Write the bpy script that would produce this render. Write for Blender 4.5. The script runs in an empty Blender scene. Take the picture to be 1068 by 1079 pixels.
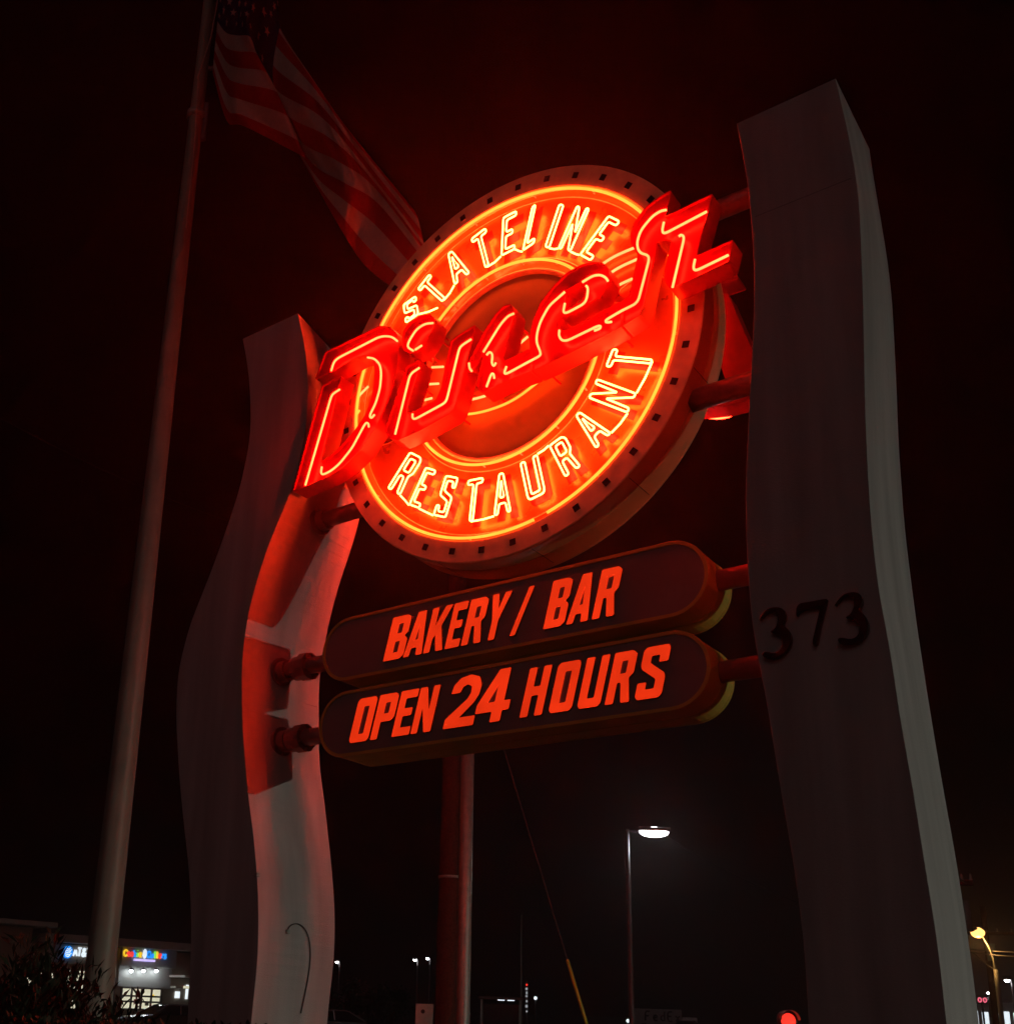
import bpy, bmesh, math, random
import numpy as np
from mathutils import Matrix, Vector

random.seed(7)
GLOW_HAZE = .0020
rnd = random.random
PI = math.pi
sc = bpy.context.scene
COL = sc.collection

# ---------------------------------------------------------------- camera model (solved from the round sign)
FL, PITCH, ROLL, YAW = 1156.41, .29810, .0336, .65410
CX, CY = 534 - 96.49, 539.5 + 169.11
EYE = np.array([0, 0, 1.6])
Fw = np.array([0, math.cos(PITCH), math.sin(PITCH)])
_R = np.array([1., 0, 0]); _U = np.cross(_R, Fw)
Rt = math.cos(ROLL) * _R + math.sin(ROLL) * _U
Up = -math.sin(ROLL) * _R + math.cos(ROLL) * _U

def ray(px, py):
    d = Fw * FL + Rt * (px - CX) - Up * (py - CY)
    return d / np.linalg.norm(d)
def at(px, py, dist):
    """world point seen at (px, py) at horizontal distance dist"""
    d = ray(px, py)
    return EYE + d * (dist / math.hypot(d[0], d[1]))
def hy(px):
    """image row of the horizon at column px"""
    lo, hi = 900., 1200.
    for _ in range(40):
        m = (lo + hi) / 2
        if ray(px, m)[2] > 0: lo = m
        else: hi = m
    return lo
def hor(px):
    d = ray(px, hy(px)); d[2] = 0
    return d / np.linalg.norm(d)
def vpole(px, py, dist):
    """foot on the ground of a vertical line seen through (px, py)"""
    p = at(px, py, dist); return np.array([p[0], p[1], 0.])

class Frame:
    """vertical plane: x along, y up, z = normal towards the viewer"""
    def __init__(self, O, dx):
        self.O = np.array(O, float); self.x = np.array(dx, float); self.x[2] = 0; self.x /= np.linalg.norm(self.x)
        self.y = np.array([0, 0, 1.]); self.z = np.cross(self.x, self.y)
    def M(self, a=0, b=0, c=0):
        o = self.O + a * self.x + b * self.y + c * self.z
        return Matrix([[self.x[i], self.y[i], self.z[i], o[i]] for i in range(3)] + [[0, 0, 0, 1]])
    def uv(self, px, py, c=0):
        d = ray(px, py); o = self.O + c * self.z
        t = ((o - EYE) @ self.z) / (d @ self.z)
        P = EYE + t * d - self.O
        return (float(P @ self.x), float(P[2]))

SC = np.array([.93660 * .75, 9, 7.8139 * .75 + 1.6])          # centre of the round sign
SIGN = Frame(SC, [math.cos(YAW), -math.sin(YAW), 0])
DEP = .48                                                      # thickness of the sign boxes

# ---------------------------------------------------------------- materials
def nodes_mat(name):
    m = bpy.data.materials.new(name); m.use_nodes = True
    nt = m.node_tree; return m, nt, nt.nodes['Principled BSDF']
def mat(name, col, rough=.5, metal=0., var=.12, scale=4., bump=0., bscale=60., spec=.5, streak=False):
    m, nt, p = nodes_mat(name)
    p.inputs['Roughness'].default_value = rough; p.inputs['Metallic'].default_value = metal
    p.inputs['Specular IOR Level'].default_value = spec
    tc = nt.nodes.new('ShaderNodeTexCoord'); n = nt.nodes.new('ShaderNodeTexNoise')
    n.inputs['Scale'].default_value = scale; n.inputs['Detail'].default_value = 6
    src = tc.outputs['Object']
    if streak:
        mp = nt.nodes.new('ShaderNodeMapping'); mp.inputs['Scale'].default_value = (3, .25, 3)
        nt.links.new(src, mp.inputs['Vector']); src = mp.outputs['Vector']
    nt.links.new(src, n.inputs['Vector'])
    r = nt.nodes.new('ShaderNodeValToRGB'); nt.links.new(n.outputs['Fac'], r.inputs['Fac'])
    r.color_ramp.elements[0].position = .3; r.color_ramp.elements[1].position = .7
    lo = [max(0, c * (1 - var)) for c in col]; hi = [min(1, c * (1 + var)) for c in col]
    r.color_ramp.elements[0].color = (*lo, 1); r.color_ramp.elements[1].color = (*hi, 1)
    nt.links.new(r.outputs['Color'], p.inputs['Base Color'])
    mr = nt.nodes.new('ShaderNodeMapRange'); nt.links.new(n.outputs['Fac'], mr.inputs['Value'])
    mr.inputs['To Min'].default_value = max(.03, rough - .08); mr.inputs['To Max'].default_value = min(1, rough + .12)
    nt.links.new(mr.outputs['Result'], p.inputs['Roughness'])
    if bump:
        b = nt.nodes.new('ShaderNodeTexNoise'); b.inputs['Scale'].default_value = bscale; b.inputs['Detail'].default_value = 4
        nt.links.new(tc.outputs['Object'], b.inputs['Vector'])
        bp = nt.nodes.new('ShaderNodeBump'); bp.inputs['Strength'].default_value = bump; bp.inputs['Distance'].default_value = .01
        nt.links.new(b.outputs['Fac'], bp.inputs['Height']); nt.links.new(bp.outputs['Normal'], p.inputs['Normal'])
    return m
def emis(name, col, strength=1.):
    m, nt, p = nodes_mat(name)
    p.inputs['Base Color'].default_value = (*[min(1, .5 * c / max(col)) for c in col], 1)
    p.inputs['Emission Color'].default_value = (*col, 1)
    n = nt.nodes.new('ShaderNodeTexNoise'); n.inputs['Scale'].default_value = 3.5
    tc = nt.nodes.new('ShaderNodeTexCoord'); nt.links.new(tc.outputs['Object'], n.inputs['Vector'])
    mr = nt.nodes.new('ShaderNodeMapRange'); nt.links.new(n.outputs['Fac'], mr.inputs['Value'])
    mr.inputs['To Min'].default_value = strength * .7; mr.inputs['To Max'].default_value = strength * 1.3
    nt.links.new(mr.outputs['Result'], p.inputs['Emission Strength'])
    return m

M = {}
M['stucco'] = mat('painted stucco', (.52, .49, .47), .85, 0, .20, 1.4, .35, 90., .3, True)
M['seam'] = mat('stucco seam', (.30, .28, .27), .85, 0, .1, 5.)
M['drum'] = mat('orange enamelled drum', (.60, .36, .13), .5, 0, .14, 2.5, .05, 30.)
M['rim'] = mat('cream rim paint', (.85, .82, .46), .45, 0, .16, 5., .06, 30.)
M['face'] = mat('orange face enamel', (.30, .20, .04), .22, 0, .10, 2.2, .04, 25.)
M['core'] = mat('orange centre enamel', (.30, .36, .09), .5, 0, .06, 1.5, .03, 25.)
M['band'] = mat('red orange band enamel', (.50, .20, .03), .27, .5, .12, 4., .05, 25.)
M['letterred'] = mat('painted red lettering', (.50, .008, .004), .30, 0, .10, 7., .03, 25.)
M['can'] = mat('red channel letter enamel', (.34, .0016, .026), .30, 0, .10, 6., .04, 20.)
M['canside'] = mat('red letter return enamel', (.36, .006, .014), .38, 0, .14, 6., .04, 20.)
M['dark'] = mat('dark socket', (.03, .012, .012), .6, 0, .2, 20.)
M['panel'] = mat('dark brown sign face', (.27, .24, .225), .55, 0, .10, 3., .05, 40.)
M['panelbody'] = mat('yellow sign body', (.62, .48, .08), .5, 0, .10, 3., .05, 40.)
M['pipe'] = mat('brown steel pipe', (.34, .15, .13), .35, .2, .15, 9., .05, 40.)
M['numeral'] = mat('black metal numeral', (.012, .009, .010), .28, .6, .1, 9.)
M['pole'] = mat('painted aluminium pole', (.30, .31, .25), .5, .1, .12, 3., .05, 40., .4, False)
M['wood'] = mat('weathered wood pole', (.07, .035, .022), .85, 0, .3, 9., .5, 30., .2, True)
M['steel'] = mat('galvanised steel', (.36, .46, .42), .5, .4, .15, 8., .05, 40.)
M['darksteel'] = mat('dark bronze steel', (.12, .10, .10), .5, .3, .15, 8.)
M['wire'] = mat('wire', (.10, .09, .085), .6, .4, .1, 8.)
M['guard'] = mat('yellow plastic guard', (.42, .66, .06), .45, 0, .1, 8.)
M['glass'] = mat('dark glass', (.02, .022, .025), .08, 0, .1, 5.)
M['asphalt'] = mat('asphalt', (.045, .044, .045), .8, 0, .25, 1., .3, 60.)
M['grass'] = mat('dark grass', (.035, .05, .02), .9, 0, .3, 3., .4, 40.)
M['leaf'] = mat('leaf', (.012, .030, .012), .75, 0, .35, 6.)
M['wall'] = mat('tan stucco wall', (.33, .27, .21), .85, 0, .12, 1., .2, 40.)
M['wallgrey'] = mat('grey stucco wall', (.36, .36, .35), .8, 0, .1, 1., .2, 40.)
M['trim'] = mat('pale trim', (.55, .50, .44), .7, 0, .1, 2.)
M['box'] = mat('beige box', (.55, .42, .36), .6, 0, .12, 6.)
M['carpaint'] = mat('dark grey car paint', (.05, .055, .065), .18, .5, .1, 3.)
M['carsilver'] = mat('silver car paint', (.45, .46, .48), .2, .6, .06, 3.)
M['chrome'] = mat('chrome', (.7, .7, .7), .12, 1, .03, 3.)
M['tyre'] = mat('rubber', (.02, .02, .02), .8, 0, .1, 9.)
M['white'] = mat('white paint', (.75, .74, .72), .5, 0, .05, 3.)
M['rope'] = mat('rope', (.5, .45, .4), .8, 0, .1, 30.)

# neon gas colours
M['neonwhite'] = emis('warm white neon', (1.0, .032, .0064), 118.)
M['neoncream'] = emis('cream neon', (1.0, .0118, .0032), 68.)
M['neonorange'] = emis('amber neon', (1.0, .031, .0030), 23.)
M['backlit'] = emis('backlit red letter', (1.0, .040, .006), .78)
M['lampwhite'] = emis('white lamp lens', (.85, .95, 1.0), 60.)
M['lampfar'] = emis('far lamp lens', (.9, .95, 1.0), 25.)
M['lampamber'] = emis('amber lamp lens', (1.0, .50, .13), 2.6)
M['win'] = emis('lit shop glass', (.95, .92, .66), .75)
M['winwhite'] = emis('lit white glass', (.8, .9, .95), 1.3)
M['dimwhite'] = emis('dim white light', (.8, .85, .9), .38)
M['headlight'] = emis('headlight', (.8, .92, 1.0), 9.)
M['redlight'] = emis('red signal', (1.0, .035, .02), 1.4)
M['sign_blue'] = emis('lit blue sign', (.02, .30, 1.0), 1.1)
M['sign_white'] = emis('lit white letters', (.78, .9, 1.0), 1.1)
M['sign_yellow'] = emis('lit yellow letter', (1.0, .62, .03), 1.)
M['sign_red'] = emis('lit red letter', (1.0, .06, .05), 1.)
M['sign_green'] = emis('lit green letter', (.25, .9, .1), 1.)
M['sign_violet'] = emis('lit pale violet strip', (.62, .5, 1.0), 1.2)
M['sign_pink'] = emis('lit pink sign', (1.0, .16, .25), 1.2)

# ---------------------------------------------------------------- object helpers
def ident(M_=None): return M_ if M_ is not None else Matrix.Identity(4)
def tag(o, label=None, cat=None, group=None, kind=None):
    if label: o['label'] = label
    if cat: o['category'] = cat
    if group: o['group'] = group
    if kind: o['kind'] = kind
    return o
def root(name, mtx, label, cat, group=None):
    o = bpy.data.objects.new(name, None); COL.objects.link(o)
    o.matrix_world = mtx; o.empty_display_size = .2
    return tag(o, label, cat, group)
def link(name, me, m, parent=None, smooth=False, mtx=None):
    o = bpy.data.objects.new(name, me); COL.objects.link(o)
    if m is not None and not me.materials: me.materials.append(m)
    if parent is not None: o.parent = parent
    if mtx is not None: o.matrix_local = mtx
    if smooth:
        for p in me.polygons: p.use_smooth = True
    return o
def bm_obj(name, bm, m, parent=None, smooth=False, mtx=None):
    bmesh.ops.recalc_face_normals(bm, faces=bm.faces)
    me = bpy.data.meshes.new(name); bm.to_mesh(me); bm.free()
    return link(name, me, m, parent, smooth, mtx)
def box(bm, x0, x1, y0, y1, z0, z1, bev=0.):
    vs = [bm.verts.new((x, y, z)) for x in (x0, x1) for y in (y0, y1) for z in (z0, z1)]
    fs = [(0, 1, 3, 2), (4, 6, 7, 5), (0, 4, 5, 1), (2, 3, 7, 6), (0, 2, 6, 4), (1, 5, 7, 3)]
    faces = [bm.faces.new([vs[i] for i in f]) for f in fs]
    if bev:
        es = list({e for f in faces for e in f.edges})
        bmesh.ops.bevel(bm, geom=es, offset=bev, segments=2, affect='EDGES', profile=.5)
def boxobj(name, m, parent, *a, bev=0., mtx=None):
    bm = bmesh.new(); box(bm, *a, bev=bev); return bm_obj(name, bm, m, parent, mtx=mtx)
def tube(bm, pts, r, seg=8, closed=False, r1=None, caps=True):
    pts = [Vector(p) for p in pts]; n = len(pts); rings = []
    prev = None
    for i, p in enumerate(pts):
        if closed: t = pts[(i + 1) % n] - pts[i - 1]
        else: t = pts[min(i + 1, n - 1)] - pts[max(i - 1, 0)]
        if t.length < 1e-9: t = Vector((0, 0, 1))
        t.normalize()
        if prev is None:
            a = Vector((0, 0, 1)) if abs(t.z) < .9 else Vector((1, 0, 0))
            x = t.cross(a).normalized()
        else:
            x = (prev - t * prev.dot(t))
            x = x.normalized() if x.length > 1e-6 else t.orthogonal().normalized()
        prev = x; y = t.cross(x)
        rr = r if r1 is None else r + (r1 - r) * i / max(1, n - 1)
        rings.append([bm.verts.new(p + (x * math.cos(2 * PI * k / seg) + y * math.sin(2 * PI * k / seg)) * rr) for k in range(seg)])
    rng = range(n) if closed else range(n - 1)
    for i in rng:
        A, B = rings[i], rings[(i + 1) % n]
        for k in range(seg):
            try: bm.faces.new((A[k], A[(k + 1) % seg], B[(k + 1) % seg], B[k]))
            except ValueError: pass
    if caps and not closed:
        bm.faces.new(rings[0][::-1]); bm.faces.new(rings[-1])
def tubeobj(name, m, parent, pts, r, seg=8, closed=False, r1=None, mtx=None):
    bm = bmesh.new(); tube(bm, pts, r, seg, closed, r1); return bm_obj(name, bm, m, parent, True, mtx)
def lathe(bm, prof, seg=96, a0=0., axis='z'):
    """prof: (radius, height) along local z"""
    rings = []
    for r, h in prof:
        rings.append([bm.verts.new((r * math.cos(a0 + 2 * PI * k / seg), r * math.sin(a0 + 2 * PI * k / seg), h)) for k in range(seg)])
    for A, B in zip(rings, rings[1:]):
        for k in range(seg):
            bm.faces.new((A[k], A[(k + 1) % seg], B[(k + 1) % seg], B[k]))
    return rings
def fill(loops, c0, c1, bev=0.):
    cu = bpy.data.curves.new('c', 'CURVE'); cu.dimensions = '2D'; cu.fill_mode = 'BOTH'
    cu.extrude = (c1 - c0) / 2 - bev
    if bev: cu.bevel_depth = bev; cu.bevel_resolution = 1; cu.offset = -bev
    for lp in loops:
        s = cu.splines.new('POLY'); s.points.add(len(lp) - 1)
        for p, q in zip(s.points, lp): p.co = (q[0], q[1], 0, 1)
        s.use_cyclic_u = True
    o = bpy.data.objects.new('c', cu); me = bpy.data.meshes.new_from_object(o)
    bpy.data.objects.remove(o); bpy.data.curves.remove(cu)
    me.transform(Matrix.Translation((0, 0, (c0 + c1) / 2)))
    return me
def fillobj(name, loops, c0, c1, m, parent, mtx=None, bev=0.):
    me = fill(loops, c0, c1, bev); me.name = name; me.materials.clear()
    return link(name, me, m, parent, False, mtx)
def area(p): return sum(p[i - 1][0] * p[i][1] - p[i][0] * p[i - 1][1] for i in range(len(p))) / 2
def offset(poly, d):
    """positive d grows the polygon"""
    s = 1 if area(poly) > 0 else -1; n = len(poly); out = []
    for i in range(n):
        a, b, c = np.array(poly[i - 1]), np.array(poly[i]), np.array(poly[(i + 1) % n])
        e1 = b - a; e2 = c - b
        e1 = e1 / (np.linalg.norm(e1) + 1e-12); e2 = e2 / (np.linalg.norm(e2) + 1e-12)
        n1 = np.array([e1[1], -e1[0]]) * s; n2 = np.array([e2[1], -e2[0]]) * s
        m_ = n1 + n2; L = m_ @ m_
        m_ = m_ * (2 / max(L, .8)) if L > 1e-6 else n1
        q = b + m_ * d * (1 if L > .8 else .6); out.append((float(q[0]), float(q[1])))
    return out
def chaikin(p, it=2, closed=False, w=.25):
    p = [np.array(q, float) for q in p]
    for _ in range(it):
        out = []; n = len(p)
        if not closed: out.append(p[0])
        for i in range(n if closed else n - 1):
            a, b = p[i], p[(i + 1) % n]
            out.append(a + (b - a) * w); out.append(b + (a - b) * w)
        if not closed: out.append(p[-1])
        p = out
    return p
def roundc(p, rad, closed=True, k=3):
    """rounds corners with a limited radius"""
    p = [np.array(q, float) for q in p]; n = len(p); out = []
    for i in range(n):
        if not closed and i in (0, n - 1): out.append(p[i]); continue
        a, b, c = p[i - 1], p[i], p[(i + 1) % n]
        la, lc = np.linalg.norm(a - b), np.linalg.norm(c - b)
        ra = min(rad, la * .45); rc = min(rad, lc * .45)
        A = b + (a - b) / max(la, 1e-9) * ra; Cc = b + (c - b) / max(lc, 1e-9) * rc
        for j in range(k + 1):
            t = j / k; out.append(A * (1 - t) ** 2 + b * 2 * t * (1 - t) + Cc * t * t)
    return out
def wall(bm, poly, th, c0, c1):
    """a thin return standing along a closed outline"""
    inn = offset(poly, -th); n = len(poly)
    rows = [[bm.verts.new((q[0], q[1], c)) for q in P] for P, c in ((poly, c0), (poly, c1), (inn, c1), (inn, c0))]
    for j in range(4):
        A, B = rows[j], rows[(j + 1) % 4]
        for k in range(n): bm.faces.new((A[k], A[(k + 1) % n], B[(k + 1) % n], B[k]))

# ================================================================ SETTING
def disc_ground():
    bm = bmesh.new(); seg = 64; rs = [0.0, 20, 60, 160, 500, 2500]
    rings = []
    for r in rs[1:]:
        rings.append([bm.verts.new((r * math.cos(2 * PI * k / seg), r * math.sin(2 * PI * k / seg) + 10, 0)) for k in range(seg)])
    bm.faces.new(rings[0])
    for A, B in zip(rings, rings[1:]):
        for k in range(seg): bm.faces.new((A[k], A[(k + 1) % seg], B[(k + 1) % seg], B[k]))
    return bm
g = bm_obj('ground', disc_ground(), M['asphalt']); tag(g, 'dark asphalt ground', None, None, 'structure')
# planted island round the sign
isl = [(-9, 4), (6, 3), (9, 8), (6, 17), (-6, 19), (-10, 12)]
isl = [tuple(q) for q in roundc(isl, 2., True, 5)]
o = fillobj('grass_island', [isl], .0, .12, M['grass'], None); tag(o, 'planted island under the sign', None, None, 'structure')

# ================================================================ PYLONS
SC_BASE = -SC[2]
def edge(pts, c):
    q = sorted([SIGN.uv(x, y, c) for x, y in pts], key=lambda t: -t[1])
    return q
def sample(curve, z):
    for (a, za), (b, zb) in zip(curve, curve[1:]):
        if zb <= z <= za: return a + (b - a) * (za - z) / (za - zb + 1e-9)
    (a, za), (b, zb) = (curve[-3], curve[-1]) if z < curve[-1][1] else (curve[1], curve[0])
    if z < curve[-1][1]: return curve[-1][0] + (curve[-1][0] - curve[-3][0]) * min(1, (curve[-1][1] - z) / 1.2) * .3
    return curve[0][0]
CF = .25; CB = CF - .92
RL = [(775.7, 129.3), (782, 160.8), (788.3, 198.6), (793, 255), (794.6, 299), (794, 330), (792, 374), (788.6, 433), (785.2, 506), (785.4, 540), (786.8, 591.5), (791.5, 654.6), (798, 692), (807, 736.5), (823, 837.4), (834.2, 900), (841.4, 950), (847.7, 1000), (851.4, 1078)]
RR = [(880, 82.5), (889, 120), (898, 162), (904.9, 208), (908, 280), (909.6, 331), (910.6, 400), (912, 450), (914.5, 505), (918.3, 560), (925.5, 623), (938, 686), (949, 762), (961.8, 831), (972.4, 900), (980.7, 950), (988, 995), (997, 1078)]
LL = [(255, 353.4), (261.7, 390.4), (264.5, 436), (262.7, 468), (252, 517), (238, 559), (218.7, 612), (201, 654.4), (188.8, 700), (186.3, 721), (185.3, 763), (190.5, 840.6), (199.3, 918), (201.8, 981), (197.6, 1076)]
LR = [(313.8, 330), (320.8, 362), (325, 401), (324, 436), (319, 471), (311, 503), (303, 527.7), (285.6, 566), (271.5, 608.6), (261, 647), (255.7, 686), (254.5, 721), (255.6, 770), (260.8, 833.6), (267.9, 886), (272.4, 946), (272, 1009), (264.4, 1078)]
def smooth_curve(c, k=2):
    us = [q[0] for q in c]
    for _ in range(k): us = [us[0]] + [(us[i - 1] + 2 * us[i] + us[i + 1]) / 4 for i in range(1, len(us) - 1)] + [us[-1]]
    return [(a, q[1]) for a, q in zip(us, c)]
def pylon(name, lp, rp, bp, label, z_top, seams, CF, CB):
    cl, cr, cb = edge(lp, CF), edge(rp, CF), edge(bp, CB)
    N = 90; zs = [z_top + (SC_BASE + .0 - z_top) * i / N for i in range(N + 1)]
    L = [sample(cl, z) for z in zs]; R = [sample(cr, z) for z in zs]
    Rb = [sample(cb, z) for z in zs]
    for _ in range(3):
        Rb = [Rb[0]] + [(Rb[i - 1] + Rb[i] + Rb[i + 1]) / 3 for i in range(1, N)] + [Rb[-1]]
        L = [L[0]] + [(L[i - 1] + L[i] + L[i + 1]) / 3 for i in range(1, N)] + [L[-1]]
        R = [R[0]] + [(R[i - 1] + R[i] + R[i + 1]) / 3 for i in range(1, N)] + [R[-1]]
    a0 = (L[-1] + R[-1]) / 2
    rt = root(name, SIGN.M(a0, SC_BASE, (CF + CB) / 2), label, 'sign pylon')
    c_ = (CF - CB) / 2
    bm = bmesh.new(); rows = []
    b = .002
    for z, l, r, q in zip(zs, L, R, Rb):
        l -= a0; r -= a0; y = z - SC_BASE; rb = q - a0; lb = l + rb - r
        rows.append([bm.verts.new(q) for q in ((l + b, y, c_), (r - b, y, c_), (r, y, c_ - b), (rb, y, -c_ + b), (rb - b, y, -c_), (lb + b, y, -c_), (lb, y, -c_ + b), (l, y, c_ - b))])
    for A, B in zip(rows, rows[1:]):
        for k in range(8): bm.faces.new((A[k], A[(k + 1) % 8], B[(k + 1) % 8], B[k]))
    bm.faces.new(rows[0]); bm.faces.new(rows[-1])
    bm_obj('body', bm, M['stucco'], rt)
    # faint sheet seams standing 2 mm proud on the faces
    for k, side in seams:
        zz = z_top - k * 1.52
        i = min(N, max(0, int((z_top - zz) / (z_top - SC_BASE) * N)))
        l, r, y = L[i] - a0, R[i] - a0, zz - SC_BASE
        bm = bmesh.new()
        if side == 'front': box(bm, l + .03, r - .03, y - .003, y + .003, c_ - .002, c_ + .0015)
        else:
            rb = Rb[i] - a0
            vs = [bm.verts.new((q + e, y + h, c)) for q, c in ((r, c_ - .03), (rb, -c_ + .03)) for e in (-.002, .002) for h in (-.003, .003)]
            for f in ((0, 1, 3, 2), (4, 6, 7, 5), (0, 4, 5, 1), (2, 3, 7, 6), (0, 2, 6, 4), (1, 5, 7, 3)): bm.faces.new([vs[i_] for i_ in f])
        bm_obj('seam', bm, M['seam'], rt)
    # plinth
    w = (R[-1] - L[-1]) / 2 + .12
    boxobj('plinth', M['wallgrey'], rt, -w, w, -.02, .28, -c_ - .12, c_ + .12, bev=.02)
    return rt, a0, zs, L, R, Rb, CF, CB
CFR, CBR = .45, -.43
RB = [(917, 168), (924, 210), (933, 261.6), (939.5, 312), (944, 400), (946.5, 470), (953, 560), (965, 654.6), (977.5, 736.5), (993.3, 831), (1006.2, 900), (1015.8, 962.7), (1023.3, 1013), (1031, 1078)]
LB_ = [(353, 360), (369, 400), (380, 440), (385, 480), (384.5, 515), (379.5, 545), (371.8, 573.4), (356, 619), (347, 654), (340, 689.6), (336.4, 710.5), (335.7, 752.7), (336.4, 805), (343.4, 858), (350.5, 925), (353, 963.6), (352.2, 1009), (345, 1070)]
CBL = CF - 1.02
zt = SIGN.uv(880, 82.5, CFR)[1]
ztl = SIGN.uv(313.8, 330, CF)[1]
PR = pylon('sign_pylon', RL, RR, RB, 'tall wavy stucco pylon carrying the black number 373', zt, [(.62, 'front')], CFR, CBR)
PL = pylon('sign_pylon', LL, LR, LB_, 'tall wavy stucco pylon lit red beside the flagpole', ztl, [(2.75, 'side'), (3.6, 'side')], CF, CBL)
for p in (PR, PL): p[0]['group'] = 'pylons holding the diner sign'

# hook shaped cable on the left pylon's inner face
def face_u(P, z, c):
    f = (P[6] - c) / (P[6] - P[7])
    return sample([(r + (q - r) * f, zz_) for r, q, zz_ in zip(P[4], P[5], P[2])], z)
def inner_pt(px, py):
    """point on the inner (right hand) face of the left pylon"""
    lo, hi = CB, CF
    best = None
    for i in range(200):
        c = CBL + (CF - CBL) * i / 199
        a, z = SIGN.uv(px, py, c)
        e = abs(a - face_u(PL, z, c))
        if best is None or e < best[0]: best = (e, a, z, c)
    return best[1:]
hk = [(302, 981), (304, 976), (310, 973), (317, 975), (323, 983), (326, 997), (326, 1015), (322, 1040), (316, 1068)]
hk = [inner_pt(*q) for q in hk]
hk = [(a - PL[1] + .012, z - SC_BASE, c - (CF + CBL) / 2) for a, z, c in hk]
tubeobj('cable', M['wire'], PL[0], chaikin(hk, 2), .0055, 6)
# small junction bits
for px, py in ((302, 982), (270, 922)):
    a, z, c = inner_pt(px, py)
    bm = bmesh.new(); box(bm, -.012, .03, -.02, .02, -.02, .02, .005)
    bm_obj('clip', bm, M['steel'], PL[0], mtx=Matrix.Translation((a - PL[1], z - SC_BASE, c - (CF + CBL) / 2)))

# numerals 373
def numeral(pts_px, parent, a0):
    lp = [SIGN.uv(x, y, CFR + .03) for x, y in pts_px]
    lp = [(a - a0, z - SC_BASE) for a, z in lp]
    return [tuple(q) for q in chaikin(lp, 2, True)]
def zz(pts, ox, oy, s): return [(ox + x / s, oy + y / s) for x, y in pts]
S8 = 6.675
three_b = [(662, 268), (690, 220), (730, 180), (790, 163), (840, 172), (862, 205), (860, 250), (838, 290), (870, 320), (900, 365), (905, 410), (893, 455), (860, 500), (800, 530), (740, 540), (700, 525), (688, 500), (700, 485), (735, 488), (775, 497), (815, 485), (838, 455), (842, 410), (825, 375), (785, 352), (735, 348), (780, 320), (800, 280), (806, 240), (798, 205), (765, 190), (720, 200), (690, 235)]
three_a = [(135, 370), (155, 325), (195, 282), (250, 268), (300, 278), (322, 310), (322, 350), (300, 395), (335, 420), (360, 465), (362, 510), (345, 560), (305, 605), (255, 630), (200, 634), (165, 620), (158, 600), (175, 585), (205, 587), (245, 596), (280, 580), (300, 545), (302, 505), (285, 470), (250, 452), (208, 448), (250, 420), (266, 380), (268, 340), (255, 308), (225, 298), (185, 312), (155, 345)]
seven = [(400, 246), (500, 232), (612, 210), (612, 222), (585, 330), (560, 430), (540, 545), (505, 535), (530, 430), (560, 300), (566, 268), (500, 276), (440, 290), (412, 305), (394, 345)]
for nm, g_ in (('numeral', three_a), ('numeral', seven), ('numeral', three_b)):
    lp = numeral(zz(g_, 780, 600, S8), PR[0], PR[1])
    c_ = (CFR - CBR) / 2
    fillobj(nm, [lp], c_ + .008, c_ + .052, M['numeral'], PR[0], bev=.003)

# ================================================================ ROUND SIGN
rs = root('round_sign', SIGN.M(0, 0, 0), 'big round neon diner sign hung between the two wavy pylons', 'round sign')
HALF = DEP / 2
def half_profile():
    return [(0.0001, -.105), (.96, -.105), (.965, -.09), (.985, -.072), (1.80, -.07), (1.802, -.004), (1.812, 0), (1.995, 0), (2.005, -.010), (2.005, -.035), (1.998, -.04), (1.998, -HALF)]
def ring_obj(name, prof, m, seg=128, smooth=False, parent=rs):
    bm = bmesh.new(); lathe(bm, prof, seg); return bm_obj(name, bm, m, parent, smooth)
P_ = half_profile()
REARM = Matrix(((-1, 0, 0, 0), (0, 1, 0, 0), (0, 0, -1, -DEP), (0, 0, 0, 1)))
def both(o):
    """the sign is double sided: the same part again on the far face"""
    c = o.copy(); COL.objects.link(c); c.parent = o.parent; c.matrix_basis = REARM @ o.matrix_basis; return c
bm = bmesh.new(); rg = lathe(bm, [(2.005, -.010), (2.005, -.035), (1.998, -.04), (1.998, -.225), (1.990, -.228), (1.990, -.252), (1.998, -.255), (1.998, -DEP + .04), (2.005, -DEP + .035), (2.005, -DEP + .01)], 160)
drum = bm_obj('drum', bm, M['drum'], rs, True)
rim = ring_obj('rim_ring', [(1.79, -.075), (1.79, -.006), (1.797, 0), (1.998, 0), (2.006, -.008), (2.006, -.012)], M['rim'], 160, False)
faceo = ring_obj('face', [(.985, -.072), (1.795, -.07)], M['face'], 128)
lip = ring_obj('inner_lip', [(.945, -.112), (.950, -.06), (.965, -.052), (.98, -.055), (.988, -.074)], M['rim'], 128, True)
bm = bmesh.new(); r_ = lathe(bm, [(.2, -.104), (.949, -.104)], 96); bm.faces.new(r_[0]); core = bm_obj('centre_panel', bm, M['core'], rs)
for o in (rim, faceo, core): both(o)
# service hatch seams and rivets on the drum
for k in range(12):
    boxobj('drum_seam', M['dark'], rs, 1.994, 1.9995, -.0025, .0025, -.43, -.05, mtx=Matrix.Rotation(2 * PI * (k + .3) / 12, 4, 'Z'))
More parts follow.
